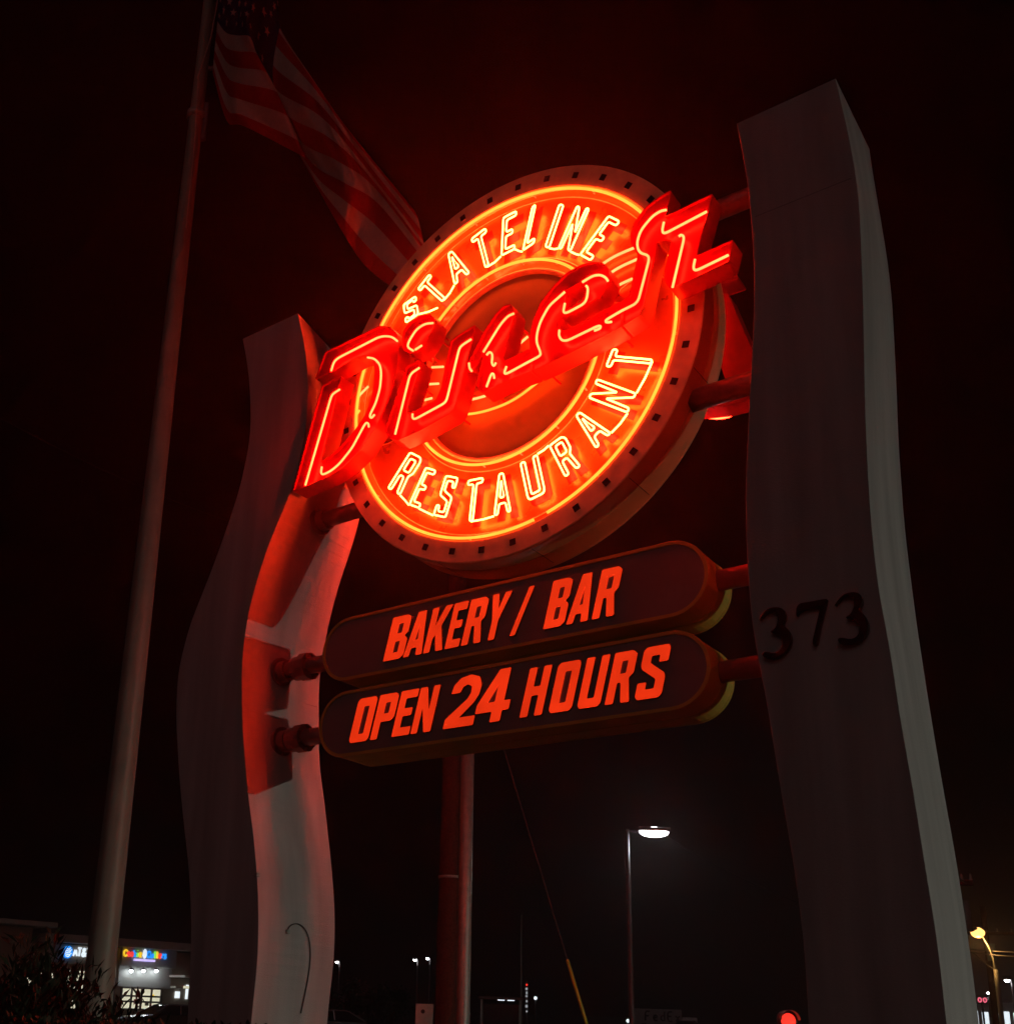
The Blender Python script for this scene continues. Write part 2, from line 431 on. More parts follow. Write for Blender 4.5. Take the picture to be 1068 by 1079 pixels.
# bulb sockets: 36 square holes round the rim
A0 = 2.5212
for k in range(36):
    a = A0 - k * 2 * PI / 36
    bm = bmesh.new(); h = .030
    for s0, s1, t0, t1 in ((-h, h, h - .004, h), (-h, h, -h, -h + .004), (-h, -h + .004, -h, h), (h - .004, h, -h, h)):
        box(bm, s0, s1, t0, t1, -.001, .005)
    vs = [bm.verts.new(q) for q in ((-h, -h, .002), (h, -h, .002), (h, h, .002), (-h, h, .002))]; bm.faces.new(vs)
    mt = Matrix.Translation((1.895 * math.cos(a), 1.895 * math.sin(a), 0)) @ Matrix.Rotation(a, 4, 'Z')
    bm_obj('bulb_socket', bm, M['dark'], rs, mtx=mt)

def ang(px, py, c=0):
    a, b = SIGN.uv(px, py, c); return math.atan2(b, a)
def arc_pts(r, a0, a1, c, n=64): return [(r * math.cos(a0 + (a1 - a0) * i / n), r * math.sin(a0 + (a1 - a0) * i / n), c) for i in range(n + 1)]
# painted band sectors (rounded ends) behind the words
def band(a0, a1, r0=1.09, r1=1.71):
    rm = (r0 + r1) / 2; h = (r1 - r0) / 2; lp = []
    n = 60
    lp += [(r1 * math.cos(a0 + (a1 - a0) * i / n), r1 * math.sin(a0 + (a1 - a0) * i / n)) for i in range(n + 1)]
    cx_, cy_ = rm * math.cos(a1), rm * math.sin(a1)
    lp += [(cx_ + h * math.cos(a1 + PI * i / 12), cy_ + h * math.sin(a1 + PI * i / 12)) for i in range(1, 12)]
    lp += [(r0 * math.cos(a1 + (a0 - a1) * i / n), r0 * math.sin(a1 + (a0 - a1) * i / n)) for i in range(n + 1)]
    cx_, cy_ = rm * math.cos(a0), rm * math.sin(a0)
    lp += [(cx_ + h * math.cos(a0 + PI + PI * i / 12), cy_ + h * math.sin(a0 + PI + PI * i / 12)) for i in range(1, 12)]
    return lp
bl0 = ang(412, 477, -.07); bl1 = ang(689, 318, -.07)
if bl0 < 0: bl0 += 2 * PI
if bl1 < bl0: bl1 += 2 * PI
lower = band(bl0, bl1); upper = band(bl1 - 2 * PI + .30, bl0 - .30)
for lp, nm in ((lower, 'lower'), (upper, 'upper')):
    b1 = fillobj('word_band', [lp], -.069, -.064, M['band'], rs)
    bm = bmesh.new(); wall(bm, offset(lp, .006), .010, -.069, -.060); bm_obj('band_edge', bm, M['rim'], rs)

# neon rings on stand-offs
def neon(name, pts, r, m, parent, closed=False, seg=8):
    return tubeobj(name, m, parent, pts, r, seg, closed)
g0, g1 = ang(562, 547), ang(575, 536.5)
ro = neon('neon_ring', arc_pts(1.765, g1, g0 + 2 * PI - .0, .0, 150) if g1 > g0 else arc_pts(1.765, g1, g0 + 2 * PI, 0, 150), .0135, M['neonorange'], rs)
both(ro)
i0 = ang(447, 463, .03); i1 = ang(629, 371, .03)
if i0 < 0: i0 += 2 * PI
if i1 < i0: i1 += 2 * PI
ri = neon('neon_ring', arc_pts(1.045, i0, i1, .0, 70), .0135, M['neonorange'], rs)
u0 = ang(604, 286, .03); u1 = ang(452, 330, .03)
ri2 = neon('neon_ring', arc_pts(1.035, u0, u1, .0, 70), .0135, M['neonorange'], rs)
both(ri); both(ri2)
bm = bmesh.new()
for k in range(16):
    a = 2 * PI * (k + .5) / 16
    for rr in (1.765, 1.04): tube(bm, [(rr * math.cos(a), rr * math.sin(a), -.07), (rr * math.cos(a), rr * math.sin(a), -.008)], .008, 6)
bm_obj('tube_support', bm, M['white'], rs)
# ribbon-like accent tubes that run behind the script
acc = [[(484, 437), (504, 435.4), (529, 427.5), (545, 419), (558.3, 409), (572, 398), (586, 386.7)],
       [(630, 281), (645, 271), (658, 265), (668, 261)], [(640, 289.5), (652, 281.5), (671, 273)], [(648, 302.5), (656, 298), (666, 293.6)],
       [(366, 431), (376, 419), (388, 407)], [(361, 460), (368, 448), (379, 432)],
       [(455, 387), (467, 386.4)], [(451, 404.8), (462, 404.2)], [(447, 421.5), (455, 419.5)], [(496, 421), (503, 419.5), (511, 417.2)], [(548, 361.5), (556, 354.5)]]
for k, q in enumerate(acc):
    c = -.02
    pts = [(*SIGN.uv(x, y, c), c) for x, y in q]
    neon('accent_tube', chaikin(pts, 2), .0115, M['neonorange'] if k in (0, 5) else M['neoncream'], rs)

# ---- neon words STATELINE / RESTAURANT
G = {
 'T': [[(0, 1), (1, 1), (1, .86), (.64, .86), (.64, 0), (.36, 0), (.36, .86), (0, .86)]],
 'E': [[(0, 0), (0, 1), (1, 1), (1, .86), (.34, .86), (.34, .58), (.8, .58), (.8, .44), (.34, .44), (.34, .14), (1, .14), (1, 0)]],
 'L': [[(0, 0), (0, 1), (.36, 1), (.36, .14), (1, .14), (1, 0)]],
 'I': [[(0, 0), (0, 1), (1, 1), (1, 0)]],
 'N': [[(0, 0), (0, 1), (.26, 1), (.72, .42), (.72, 1), (1, 1), (1, 0), (.74, 0), (.28, .6), (.28, 0)]],
 'A': [[(0, 0), (.36, 1), (.64, 1), (1, 0), (.76, 0), (.66, .24), (.36, .24), (.26, 0)], [(.5, .82), (.40, .40), (.62, .40)]],
 'S': [[(0, 0), (1, 0), (1, .52), (.32, .64), (.32, .86), (.70, .86), (.70, .72), (1, .72), (1, 1), (0, 1), (0, .50), (.68, .38), (.68, .14), (.30, .14), (.30, .28), (0, .28)]],
 'R': [[(0, 0), (0, 1), (.84, 1), (1, .90), (1, .56), (.82, .47), (1, 0), (.70, 0), (.52, .40), (.30, .40), (.30, 0)], [(.30, .86), (.70, .86), (.70, .55), (.30, .55)]],
 'U': [[(0, 1), (0, .08), (.12, 0), (.88, 0), (1, .08), (1, 1), (.70, 1), (.70, .14), (.30, .14), (.30, 1)]],
}
def tri(kind, *p):
    p = [np.array(q, float) for q in p]
    if kind == 'T':   # crossbar left, crossbar right, stem foot
        BL = p[2] - (p[1] - p[0]) / 2; return BL, BL + (p[1] - p[0]), p[0]
    if kind == 'A':   # left foot, right foot, apex
        return p[0], p[1], p[2] - (p[1] - p[0]) / 2
    return p[0], p[1], p[2]
WORDS = [
 ('S', tri('', (427, 341), (441, 331), (424.5, 321))), ('T', tri('T', (439.5, 304.5), (452.6, 288), (467.5, 316))),
 ('A', tri('A', (478.4, 300.5), (495, 287), (474, 265.5))), ('T', tri('T', (496, 251.5), (512, 239.5), (513.2, 281))),
 ('E', tri('', (527.5, 270), (542.5, 262.5), (529.6, 229))), ('L', tri('', (549.8, 265), (562.8, 256), (560.3, 217.6))),
 ('I', tri('', (573.5, 260.5), (578.8, 261.5), (588.9, 214.5))), ('N', tri('', (587.5, 261.8), (601, 265), (607.5, 216.5))),
 ('E', tri('', (610, 268.5), (622, 275), (641, 226.5))),
 ('R', tri('', (408, 514.5), (421.5, 522), (432, 475.8))), ('E', tri('', (430.5, 532), (441.5, 536), (448.5, 491.8))),
 ('S', tri('', (456, 543), (469.5, 546), (469.5, 500.5))), ('T', tri('T', (492.8, 506), (509.5, 503), (496.2, 549.5))),
 ('A', tri('A', (520, 544), (538.5, 539), (528, 498.5))), ('U', tri('', (556, 528.5), (575, 519), (547.5, 488))),
 ('R', tri('', (595, 503), (612, 491), (577.8, 469.5))), ('A', tri('A', (627.5, 473), (644, 456), (608.5, 435.5))),
 ('N', tri('', (661, 435.5), (670.5, 414), (619.5, 419.5))), ('T', tri('T', (637.5, 386.5), (645.5, 366.5), (687, 381))),
]
CN = .03
feet = []
for ch, (BL, BR, TL) in WORDS:
    bl, br, tl = [np.array(SIGN.uv(*q, CN)) for q in (BL, BR, TL)]
    ex, ey = br - bl, tl - bl
    loops = [[tuple(bl + ex * x + ey * y) for x, y in lp] for lp in G[ch]]
    bm = bmesh.new()
    ins = .007
    for j, lp in enumerate(loops):
        q = roundc(offset(lp, -ins if j == 0 else ins * .2), .022, True, 3)
        tube(bm, [(a, b, CN + (.0 if j == 0 else .003)) for a, b in q], .0085, 8, True)
    lo = bm_obj('neon_letter', bm, M['neonwhite'], rs, True); both(lo)
    feet.append((bl, br, tl))
    # painted letter on the face, a little fatter
    pl_ = [offset(lp, .018 if j == 0 else .018) if j == 0 else lp for j, lp in enumerate(loops)]
    fillobj('painted_letter', pl_[:1] if ch in 'A' else pl_, -.0635, -.061, M['letterred'], rs)
# jumper tubes joining neighbouring letters
jump = [(0, 1, 0), (1, 2, 0), (3, 4, 0), (4, 5, 0), (6, 7, 0), (7, 8, 0), (9, 10, 0), (10, 11, 0), (12, 13, 0), (16, 17, 0), (17, 18, 0)]
for a, b, k in jump:
    A = feet[a][1] if WORDS[a][0] != 'T' else (feet[a][0] + feet[a][1]) / 2
    B = feet[b][0]
    if b == 18: B = (feet[b][0] + feet[b][1]) / 2
    neon('jumper_tube', [(A[0], A[1], CN), (A[0] * .5 + B[0] * .5, A[1] * .5 + B[1] * .5 , CN - .012), (B[0], B[1], CN)], .0085, M['neonwhite'], rs)
A = feet[14][0] + (feet[14][2] - feet[14][0]) + (feet[14][1] - feet[14][0]); B = feet[15][2]
neon('jumper_tube', [(A[0], A[1], CN), ((A[0] + B[0]) / 2, (A[1] + B[1]) / 2, CN - .01), (B[0], B[1], CN)], .0085, M['neonwhite'], rs)

# mounting pipes
def pipe(parent, z, a0, a1, r, flange_at=None, c=-DEP / 2):
    p = tubeobj('mounting_pipe', M['pipe'], parent, [(a0, z, c), ((a0 + a1) / 2, z, c), (a1, z, c)], r, 24)
    for fa, s in (flange_at or []):
        bm = bmesh.new(); tube(bm, [(fa, z, c), (fa + s * .03, z, c)], r * 1.75, 24); tube(bm, [(fa + s * .03, z, c), (fa + s * .12, z, c)], r * 1.3, 24)
        for k in range(6):
            t = 2 * PI * k / 6; y_, x_ = z + math.cos(t) * r * 1.52, c + math.sin(t) * r * 1.52
            tube(bm, [(fa + s * .025, y_, x_), (fa + s * .045, y_, x_)], .012, 6)
        bm_obj('flange', bm, M['pipe'], p)
    return p
zU = SIGN.uv(772, 215, -.24)[1]; zM = SIGN.uv(760, 413, -.24)[1]; zL = SIGN.uv(352, 545, -.24)[1]
def disc_a(z): return math.sqrt(max(0, 1.99 ** 2 - z * z))
def pedge(P, side, z):
    if side == 'R': return face_u(P, z, -DEP / 2)
    return sample([(r, q) for r, q in zip(P[3 if side == 'L' else 4], P[2])], z)
for z in (zU, zM): pipe(rs, z, disc_a(z) - .02, pedge(PR, 'L', z) + .02, .085 if z == zU else .095, [(pedge(PR, 'L', z), -1)])
for z in (zU, zL): pipe(rs, z, -disc_a(z) + .02, pedge(PL, 'R', z) - .02, .085, [(pedge(PL, 'R', z), 1)])

# ================================================================ SCRIPT 'Diner'
CS, CB0, CT = .30, .10, .335         # face, back, tubes
D_ = [(308, 518), (339, 406), (360, 395.5), (356, 409), (353.7, 421), (338, 487), (355, 474), (373, 454), (384, 438), (390.5, 422), (394, 404), (394.5, 388), (391.5, 379), (384, 375), (376, 376.5), (350, 391.5), (331.5, 399.7), (342.6, 370.5), (399.6, 343), (411, 344), (418.6, 352), (420, 362), (418, 389), (412.7, 409), (405, 431), (396, 450), (380, 474), (362, 492), (340, 505)]
DOT = [(423.4, 362), (424, 350), (430, 341), (442, 332.5), (453, 330.5), (458, 336), (456, 347), (449, 360), (440, 369), (432, 372), (425, 369)]
IU = [(405, 453), (428, 386), (442.4, 378), (439, 396), (430, 425), (428.5, 435), (434, 434.5), (459, 421), (464, 410), (474, 360), (480, 354), (500.8, 341.6), (496, 362), (484.5, 412), (479, 430), (474, 436), (440, 455), (419, 464), (409, 461)]
N2 = [(497, 391), (494, 381), (509.8, 348.6), (521.6, 330.5), (530, 322), (537.3, 319.5), (541.5, 326), (540, 336), (529.5, 381), (557.7, 367), (560, 391), (538, 399), (520, 408), (507, 414), (501, 408), (509.3, 372.5), (500, 387)]
E_ = [(557.9, 366.6), (557.5, 354), (561, 338), (569, 318.5), (582, 301.5), (597, 286.7), (613.4, 278), (624, 275.6), (634.4, 276.2), (640.3, 281.5), (642, 291), (638, 302), (631.8, 313), (589.8, 334), (588, 343), (589.5, 348.3), (594, 348.8), (602, 346), (655, 316.3), (655, 344), (640, 352), (600, 372), (575, 384.5), (560.4, 391)]
E_H = [(596.4, 305.5), (611.5, 297), (617, 302), (616.5, 311), (612, 318.5), (594.5, 327.8)]
R_ = [(655.3, 316), (662.5, 312), (671.6, 268.6), (664.4, 255.5), (663.8, 246.4), (668.4, 233.3), (680, 217.5), (694, 207), (707, 199.8), (700.5, 228), (751, 203.1), (733.2, 269.3), (772.6, 251.6), (767.3, 275.2), (713, 301.4), (704, 303), (699.2, 293.6), (700.5, 281.8), (707.5, 254), (700, 251.5), (691.5, 255), (685.4, 284.4), (678, 322), (674, 332), (655.3, 343.8)]
TUBES = {
 'D': [[(348.8, 390.8), (351.8, 381), (356.4, 377), (398.3, 355.4), (404.9, 354), (412.7, 354.7), (418.6, 359.3)],
       [(387.2, 376.6), (394.4, 377.7), (400.3, 384.2), (401.6, 393.4), (400.3, 409), (395.7, 424.9), (389.1, 438), (391, 440.9), (394.6, 436.7)],
       [(358, 410.2), (350.5, 415), (348.5, 419), (321.6, 511.4)],
       [(339, 491.8), (338, 498.3), (340, 500.3), (348.5, 496.3), (357.7, 488.5), (370.8, 472), (385.2, 445.2), (388, 446), (388.5, 449.8)]],
 'dot': [[(456.2, 340.3), (447.7, 341), (438.5, 346.9), (430, 360.6), (429.3, 365.9), (435.2, 369.5)], [(437.2, 368.5), (444.4, 363.9)]],
 'iu': [[(441.8, 387.5), (432, 394), (416.2, 457.6)], [(434.6, 436), (434.3, 440), (436.5, 442), (468, 424.9), (470.6, 421), (483.7, 367.2), (487, 363.3), (496.4, 357.4)]],
 'n2': [[(541.3, 330.3), (534.7, 333), (526.9, 342), (509, 371)], [(512.4, 374.2), (515.7, 370.3), (519, 373.5), (517.7, 382.7), (520.3, 386), (522.3, 382)],
        [(512.4, 407.6), (517.7, 393.2), (520, 394), (520.6, 398.5)], [(494, 382.5), (494.5, 388), (497, 391)], [(533.4, 386), (530.8, 393.2), (533.4, 393.9), (557.5, 380.8)]],
 'e': [[(557.5, 380.8), (568.8, 374.9), (569.5, 371.6), (564.9, 360.4), (565.5, 351.3), (568.8, 339.5), (578, 322.4), (595, 307.4)],
       [(613.4, 297.2), (623.9, 290.6), (631.8, 289.3), (637.7, 292), (640.3, 295.9)],
       [(617.3, 301), (619.3, 303), (618.7, 311.6), (616, 319.5), (596.4, 330), (593, 328.7), (595, 319.5)],
       [(589.2, 347.7), (588.5, 353.6), (591.8, 358.8), (597.7, 358.8), (630.4, 343), (632.8, 343.7), (631.8, 346.3), (625.9, 348.3)],
       [(655, 327.2), (637.7, 337.2), (638.3, 339.8), (644.2, 339)]],
 'r': [[(701.8, 221), (695.9, 222), (686.7, 228), (674.9, 242.4), (671, 254.2), (671.6, 262), (674.9, 266.7), (682, 268.6), (683.8, 272.6), (671.6, 319), (655, 327.2)],
       [(699.2, 234), (697.2, 243), (699.5, 246.4), (744.4, 222.8)], [(714.9, 249), (717.5, 247), (720.8, 249.6), (708.3, 302.7)],
       [(732, 273.2), (730, 282.4), (732.6, 285.4), (767.3, 268.6)]],
}
ss = root('script_sign', SIGN.M(0, 0, 0), 'slanted red script reading Diner with cream neon, over the front of the round sign', 'script sign', 'red neon scripts on both faces')
def channel(name, outer, holes, tubes, c=CS):
    lp = [[tuple(q) for q in roundc([SIGN.uv(x, y, c) for x, y in P], .022, True, 3)] for P in [outer] + holes]
    o = fillobj(name, lp, c - .028, c - .022, M['can'], ss)
    bm = bmesh.new()
    wall(bm, lp[0], .010, CB0, c)
    for h in lp[1:]: wall(bm, h, -.010, CB0, c)
    bm_obj('return', bm, M['canside'], o)
    back = fill(lp, CB0 + .002, CB0 + .006); back.materials.clear(); link('back', back, M['canside'], o)
    for q in tubes:
        pts = [(*SIGN.uv(x, y, CT), CT) for x, y in q]
        pts = roundc([np.array(p) for p in pts], .05, False, 4)
        neon('neon_tube', pts, .0102, M['neoncream'], o)
    # stand-offs to the drum face
    bm = bmesh.new(); n = 0
    for i in range(0, len(lp[0]), max(1, len(lp[0]) // 5)):
        a, b = lp[0][i]
        q = offset(lp[0], -.08)[i]
        if math.hypot(*q) < 1.75: tube(bm, [(q[0], q[1], -.072), (q[0], q[1], CB0 + .004)], .010, 8); n += 1
    if n: bm_obj('stand_off', bm, M['canside'], o)
    else: bm.free()
    return o
channel('letter_d', D_, [], TUBES['D']); channel('letter_dot', DOT, [], TUBES['dot']); channel('letter_i', IU, [], TUBES['iu'])
channel('letter_n', N2, [], TUBES['n2']); channel('letter_e', E_, [E_H], TUBES['e']); channel('letter_r', R_, [], TUBES['r'])
# the same script on the far face
def copy_tree(o, parent=None):
    c = o.copy(); COL.objects.link(c)
    if parent is not None: c.parent = parent
    for ch in list(o.children): copy_tree(ch, c)
    return c
s2 = copy_tree(ss); s2.matrix_world = SIGN.M(0, 0, 0) @ REARM
s2['label'] = 'red script on the far face, its end sticking out beside the number pylon'

# ================================================================ WORD PANELS
B = {
 'B': ([(0, 0), (0, 1), (.72, 1), (.92, .93), (.92, .60), (.78, .52), (.95, .44), (.95, .08), (.78, 0)], [[(.34, .84), (.60, .84), (.60, .60), (.34, .60)], [(.34, .43), (.61, .43), (.61, .16), (.34, .16)]]),
 'A': ([(0, 0), (.30, 1), (.74, 1), (1, 0), (.66, 0), (.63, .18), (.36, .18), (.31, 0)], [[(.40, .36), (.60, .36), (.51, .76)]]),
 'K': ([(0, 0), (0, 1), (.32, 1), (.32, .58), (.66, 1), (1.02, 1), (.64, .56), (.98, 0), (.62, 0), (.42, .38), (.32, .28), (.32, 0)], []),
 'E': ([(0, 0), (0, 1), (.92, 1), (.92, .82), (.36, .82), (.36, .60), (.80, .60), (.80, .43), (.36, .43), (.36, .18), (.92, .18), (.92, 0)], []),
 'R': ([(0, 0), (0, 1), (.75, 1), (.95, .92), (.95, .56), (.78, .47), (1, 0), (.64, 0), (.48, .40), (.34, .40), (.34, 0)], [[(.34, .83), (.62, .83), (.62, .57), (.34, .57)]]),
 'Y': ([(.28, 0), (.28, .42), (0, 1), (.36, 1), (.50, .66), (.70, 1), (1.06, 1), (.62, .42), (.62, 0)], []),
 '/': ([(0, 0), (.62, 1), (.96, 1), (.34, 0)], []),
 'O': ([(.1, 0), (0, .07), (0, .93), (.1, 1), (.86, 1), (.96, .93), (.96, .07), (.86, 0)], [[(.33, .82), (.63, .82), (.63, .18), (.33, .18)]]),
 'P': ([(0, 0), (0, 1), (.82, 1), (.97, .92), (.97, .46), (.82, .38), (.34, .38), (.34, 0)], [[(.34, .82), (.63, .82), (.63, .56), (.34, .56)]]),
 'N': ([(0, 0), (0, 1), (.34, 1), (.64, .48), (.64, 1), (.95, 1), (.95, 0), (.62, 0), (.31, .54), (.31, 0)], []),
 'H': ([(0, 0), (0, 1), (.34, 1), (.34, .60), (.63, .60), (.63, 1), (.97, 1), (.97, 0), (.63, 0), (.63, .42), (.34, .42), (.34, 0)], []),
 'U': ([(0, 1), (0, .07), (.1, 0), (.86, 0), (.96, .07), (.96, 1), (.63, 1), (.63, .18), (.34, .18), (.34, 1)], []),
 'S': ([(.1, 0), (0, .07), (0, .32), (.32, .32), (.32, .18), (.63, .18), (.63, .36), (.06, .58), (0, .66), (0, .93), (.1, 1), (.86, 1), (.96, .93), (.96, .68), (.63, .68), (.63, .82), (.33, .82), (.33, .68), (.9, .46), (.96, .38), (.96, .07), (.86, 0)], []),
 '2': ([(0, 0), (0, .20), (.60, .58), (.68, .70), (.66, .84), (.52, .90), (.38, .86), (.32, .74), (.02, .74), (.06, .92), (.24, 1.06), (.56, 1.10), (.86, 1.02), (.98, .84), (.96, .64), (.84, .48), (.46, .20), (.98, .20), (.98, 0)], []),
 '4': ([(.52, 0), (.52, .22), (0, .22), (0, .40), (.50, 1.10), (.84, 1.10), (.84, .42), (1.04, .42), (1.04, .22), (.84, .22), (.84, 0)], [[(.30, .42), (.55, .42), (.55, .80)]]),
}
def word_panel(name, label, zc, a0, a1, text, cat):
    R0 = .318
    rt = root(name, SIGN.M((a0 + a1) / 2, zc - R0, -DEP / 2), label, cat, 'dark capsule panels under the round sign')
    ac = (a0 + a1) / 2; oz = zc - R0
    def stad(R, g=0.):
        n = 20; return [(a1 - R0 - ac + R * math.sin(PI * i / n), R0 + R * math.cos(PI * i / n)) for i in range(n + 1)] + [(a0 + R0 - ac - R * math.sin(PI * i / n), R0 - R * math.cos(PI * i / n)) for i in range(n + 1)]
    h = DEP / 2
    bm = bmesh.new(); rows = []
    for R, c in ((R0 - .03, h - .03), (R0 - .028, h), (R0, h), (R0 + .004, h - .006), (R0 + .004, h - .03), (R0, h - .034), (R0, .01), (R0 - .006, .006), (R0 - .006, -.006), (R0, -.01), (R0, -h + .034), (R0 + .004, -h + .03), (R0 + .004, -h + .006), (R0, -h), (R0 - .028, -h), (R0 - .03, -h + .03)):
        rows.append([bm.verts.new((x, y, c)) for x, y in stad(R)])
    n = len(rows[0])
    for A, B_ in zip(rows, rows[1:]):
        for k in range(n): bm.faces.new((A[k], A[(k + 1) % n], B_[(k + 1) % n], B_[k]))
    bm_obj('box_body', bm, M['panelbody'], rt)
    fillobj('face', [stad(R0 - .0295)], h - .016, h - .010, M['panel'], rt)
    fillobj('face', [stad(R0 - .0295)], -h + .010, -h + .016, M['panel'], rt)
    for ch, x0, x1, z0, z1, sl in text:
        o_, hs = B[ch]
        def mp(x, y): return (x0 - ac + (x1 - x0) * x + sl * y, z0 - oz + (z1 - z0) * y)
        lps = [[tuple(q) for q in roundc([mp(*q) for q in lp], .012, True, 2)] for lp in [o_] + hs]
        fillobj('letter', lps, h - .0098, h + .004, M['backlit'], rt)
        bm = bmesh.new(); wall(bm, offset(lps[0], .004), .0035, h - .0098, h + .0065)
        bm_obj('letter_edge', bm, M['letteredge'], rt)
    # stubs
    for P, s, e in ((PL, -1, a0), (PR, 1, a1)):
        pa = pedge(P, 'R' if s < 0 else 'L', zc) - ac
        p = pipe(rt, R0, e - ac - s * .04, pa + s * .02, .085, [(pa, -s)] , c=0)
        if s < 0:
            q_ = SIGN.uv(320, 702, -DEP / 2)[0] - ac
            bm = bmesh.new(); tube(bm, [(q_, R0, 0), (q_ + .10, R0, 0)], .145, 10); tube(bm, [(q_ - .10, R0, 0), (q_, R0, 0)], .125, 20)
            for k in range(6): tube(bm, [(q_ + .09, R0 + .115 * math.cos(k * PI / 3), .115 * math.sin(k * PI / 3)), (q_ + .125, R0 + .115 * math.cos(k * PI / 3), .115 * math.sin(k * PI / 3))], .013, 6)
            bm_obj('clamp', bm, M['pipe'], p)
    return rt
M['letteredge'] = mat('orange letter edge', (.55, .16, .03), .5, 0, .1, 5.)
def U(x, y): return SIGN.uv(x, y, 0)[0]
def o6(x, y): return (390 + x / 3.814, 580 + y / 3.814)
zb0, zb1 = -2.765, -2.35
def brow(specs, z0, z1, sl): return [(c, a, b, z0, z1, sl) for c, a, b in specs]
t1 = brow([(c, U(*o6(*p)), U(*o6(*q))) for c, p, q in (('B', (52, 445), (136, 430)), ('A', (132, 430), (207, 415)), ('K', (213, 412), (292, 401)), ('E', (299, 398), (361, 386)), ('R', (365, 383), (443, 368)), ('Y', (452, 362), (526, 350)), ('/', (560, 343), (622, 331)), ('B', (695, 315), (783, 298)), ('A', (787, 297), (874, 280)), ('R', (890, 276), (980, 260)))], zb0, zb1, .105)
zo0, zo1 = -3.505, -3.09
def pr(c, p, q): return (c, U(*p), U(*q))
t2 = brow([pr('O', (367.2, 784), (388.5, 781)), pr('P', (389.8, 781), (411, 778)), pr('E', (412.3, 778), (432.5, 775)), pr('N', (432.5, 775), (454.5, 771.4)),
           pr('2', (466.6, 770), (499, 766)), pr('4', (498, 766), (532, 761)),
           pr('H', (547.3, 756.5), (571.5, 753)), pr('O', (577.5, 751.4), (603, 747.8)), pr('U', (607.6, 747), (633, 743)), pr('R', (637, 742.5), (662.7, 739)), pr('S', (668, 737), (697.5, 731))], zo0, zo1, .105)
aR1 = SIGN.uv(745.6, 602, 0)[0]; aL1 = SIGN.uv(339.6, 692, 0)[0]
aR2 = SIGN.uv(748, 700, 0)[0]; aL2 = SIGN.uv(335.8, 772, 0)[0]
word_panel('word_panel', 'dark capsule panel with glowing letters BAKERY / BAR', -2.555, aL1, aR1, t1, 'sign panel')
word_panel('word_panel', 'lower dark capsule panel with glowing letters OPEN 24 HOURS', -3.305, aL2, aR2, t2, 'sign panel')

# ================================================================ FLAGPOLE AND FLAG
FD = 14.2
fb = vpole(103, 1045, FD)
def W2L(p, base): return tuple(np.array(p) - base)
fr = root('flagpole', Matrix.Translation(Vector(fb)), 'tall pale tapered flagpole standing left of the red lit pylon', 'flagpole')
jz = at(206, 122, FD)[2]
tubeobj('pole', M['pole'], fr, [(0, 0, 18 * i / 24) for i in range(25)], .190, 28, r1=.084)
bm = bmesh.new(); tube(bm, [(0, 0, jz - .05), (0, 0, jz + .05)], .142, 24); tube(bm, [(0, 0, -.02), (0, 0, .12)], .34, 28); bm_obj('collar', bm, M['steel'], fr, True)
bm = bmesh.new(); box(bm, .11, .18, -.03, .03, jz - .45, jz + .25, .01); box(bm, .1, .32, -.02, .02, jz + .9, jz + .96, .005); bm_obj('cleat_box', bm, M['darksteel'], fr)
bm = bmesh.new()
hp = []
pt = at(207, 82, FD - .05); tube(bm, [W2L(at(208, 82, FD - .1), fb), W2L(at(222, 40, FD - .1), fb), W2L(at(229, 2, FD - .1), fb), W2L(at(231, -60, FD - .1), fb)], .009, 6)
tube(bm, [W2L(at(209, 82, FD - .16), fb), W2L(at(205, 150, FD - .2), fb), W2L(at(196, 240, FD - .2), fb)], .008, 6)
bm_obj('halyard', bm, M['rope'], fr)
tubeobj('pole_cap', M['steel'], fr, [(0, 0, 17.98), (0, 0, 18.1), (0, 0, 18.25)], .13, 16, r1=.05)

# flag: control grid (rows = stripe lines, columns along the fly), px, py and distance offset
cols = [0, .09, .17, .30, .335, .41, .58, .80, 1.]
grid = {
 13: [(224, 76, 0), (239, 127, -.15), (258, 133, -.3), (321, 166, -.35), (319, 170, .15), (337, 202, .0), (356, 236, -.25), (384, 279, .1), (421, 308, -.15)],
 10: [(226, 52, 0), (239, 80, -.05), (252, 87.5, -.3), (292, 97, -.45), (296, 120, .15), (328, 171, .05), (362, 192, -.3), (398, 214, .1), (445, 272, -.1)],
 7:  [(229, 22, 0), (238, 34, -.1), (250, 37, -.25), (264, 39, -.35), (272, 62, .2), (293, 96, .1), (337, 122, -.15), (377, 166, .12), (446, 254, -.05)],
 4:  [(231, -14, 0), (243, -12, -.1), (256, -10, -.2), (268, -5, -.25), (278, 10, .15), (297, 38, .15), (331, 86, .0), (366, 135, .15), (437, 222, .0)],
 0:  [(233, -62, 0), (247, -60, -.05), (262, -56, -.1), (276, -48, .0), (288, -26, .3), (300, 44, .55), (330, 90, .5), (362, 137, .55), (428, 226, .4)],
}
rws = [0, 4, 7, 10, 13]
def catmull(p0, p1, p2, p3, t): return .5 * ((2 * p1) + (-p0 + p2) * t + (2 * p0 - 5 * p1 + 4 * p2 - p3) * t * t + (-p0 + 3 * p1 - 3 * p2 + p3) * t ** 3)
def interp(xs, ps, x):
    i = 0
    while i < len(xs) - 2 and x > xs[i + 1]: i += 1
    t = (x - xs[i]) / (xs[i + 1] - xs[i])
    g_ = lambda k: np.array(ps[min(max(k, 0), len(ps) - 1)], float)
    return catmull(g_(i - 1), g_(i), g_(i + 1), g_(i + 2), t)
